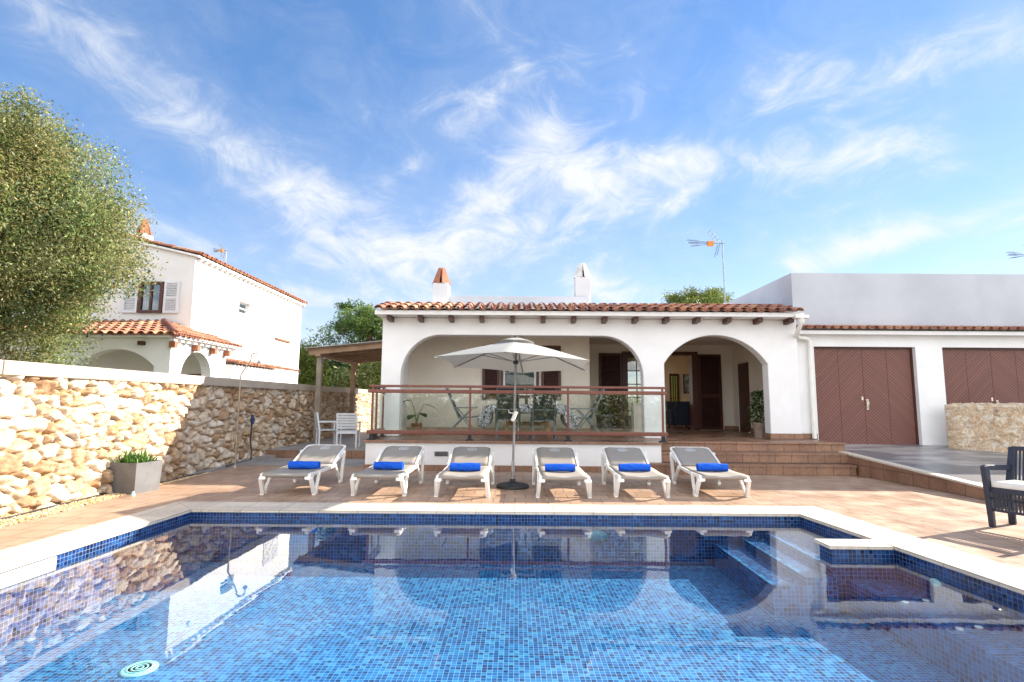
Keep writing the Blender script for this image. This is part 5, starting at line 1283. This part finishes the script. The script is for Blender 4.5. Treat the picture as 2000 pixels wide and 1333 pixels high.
def tree(name, label, pos, ctr, rad, nclump, per, clr, L, Wd, pal, seed, group=None, ntarg=9, r0=.16, **kw):
    t = thing(name, label, 'tree', pos, 0, group)
    c0 = Vector(ctr) - Vector(pos)
    cr, cc = crown(t, None, rad, nclump, per, clr, L, Wd, pal, seed, **kw)
    cr.location = c0
    g = random.Random(seed); tg = [Vector(cc[g.randrange(len(cc))]) * .8 + c0 for _ in range(ntarg)]
    limbs(t, 'trunk', (0, 0, -.1), c0, tg, r0, seed=seed)
    return t
tree('olive_tree', 'large dense grey green tree rising behind the sunlit rubble wall', (-9.9, 10.4, 0), (-10.85, 10.3, 4.80), (2.45, 2.4, 2.75), 620, 360, .50, .082, .029, OLV, 5, r0=.22, ntarg=30, lump=.21, inner=.40)
TG = 'trees behind the houses'
tree('pine_tree', 'spreading pine crown above the pergola roof beside the bungalow', (-8.0, 31, 0), (-8.4, 31, 5.55), (2.2, 2.2, 1.35), 110, 150, .62, .22, .05, PINE, 13, TG, squash=.5, inner=.5, r0=.2, lump=.34)
tree('pine_tree', 'round sunlit pine crown showing over the bungalow roof', (13.6, 40, 0), (13.6, 40, 7.35), (2.25, 2.2, 2.35), 230, 200, .75, .26, .055, PINE2, 17, TG, squash=.6, inner=.6, r0=.25)
for i, (x, y, zc, rr, rz, pal, lb) in enumerate([
    (-11.9, 30, 2.6, 1.5, 2.0, PINE2, 'yellow green bushy tree right beside the two storey house'),
    (-9.9, 32, 2.5, 1.6, 1.9, PINE, 'mid green bushy tree left of the pergola posts'),
    (-7.6, 28, 2.0, 1.5, 1.7, OLV, 'greyish bushy tree seen under the pergola roof'),
    (-5.9, 27, 1.9, 1.2, 1.5, PINE2, 'bright yellow green bush behind the rear pergola post'),
    (-5.4, 33, 3.3, 2.0, 2.6, PINE, 'dark tree between the pergola and the bungalow corner')]):
    tree('bushy_tree', lb, (x, y, 0), (x, y, zc), (rr, rr, rz), 110, 190, .62, .20, .055, pal, 50 + i, TG, ntarg=6, r0=.12, inner=.4)
# garden behind the photographer, seen only as reflections in the glass
hg = thing('hedge', 'long clipped hedge at the far side of the garden, mirrored in the glass panels', 'hedge', (0, -9, 0))
g_ = np.random.default_rng(77); n = 9000
P = np.stack([g_.uniform(-12, 12, n), g_.normal(0, .35, n), g_.random(n) * 1.9], 1)
leaf_mesh('foliage', hg, P, None, .3, .14, np.array(OLV)[g_.integers(0, 6, n)] * g_.uniform(.7, 1.3, (n, 1)), g_)
tree('pine_tree', 'tall pine at the far end of the garden, mirrored in the bungalow window', (.6, -16, 0), (.6, -16, 4.3), (3.2, 3.0, 2.4), 90, 90, 1.1, .3, .09, PINE, 91, ntarg=6, inner=.4)

pp = thing('potted_plant', 'leafy green shrub in a tall clay pot at the right side of the right arch', 'potted plant', (5.80, 12.95, TZ), 0)
k = MB(); k.lathe([(.12, 0), (.165, .30), (.175, .31), (.175, .36), (.15, .36), (.145, .31)], 20); k.build('pot', M_claypot, pp)
k = MB(); k.lathe([(.143, .30), (.08, .315), (.004, .32)], 16); k.build('soil', M_soil, pp)
k = MB(); k.col = (.10, .08, .04)
stems = []
for i in range(9):
    a = rnd.uniform(0, 6.28); P = [Vector((0, 0, .3)), Vector((math.cos(a) * .06, math.sin(a) * .06, .55)), Vector((math.cos(a) * rnd.uniform(.05, .19), math.sin(a) * rnd.uniform(.05, .19), rnd.uniform(.7, 1.08)))]
    k.tube(P, [.009, .007, .004], 5); stems.append(P)
k.build('stem', M_bark, pp)
k = MB()
for i in range(620):
    t = rnd.random(); h = .38 + .72 * t; r = .25 * (1 - .55 * t) * math.sqrt(rnd.random()); a = rnd.uniform(0, 6.28); f = rnd.uniform(.6, 1.3)
    k.col = rnd.choice([(.06*f, .16*f, .03*f), (.09*f, .21*f, .04*f), (.045*f, .11*f, .03*f)])
    a2 = a + rnd.uniform(-.8, .8)
    blade_leaf(k, (math.cos(a) * r, math.sin(a) * r, h), (math.cos(a2), math.sin(a2), rnd.uniform(-.3, .5)), rnd.uniform(.07, .13), .030, rnd.uniform(0, .8), 3)
for q in range(7):
    blade_leaf(k, (-.16 - .025 * q, -.05, .40 - .035 * q), (-1, rnd.uniform(-.6, .6), .2), .07, .022, .6, 3)
k.build('foliage', M_leaf, pp)
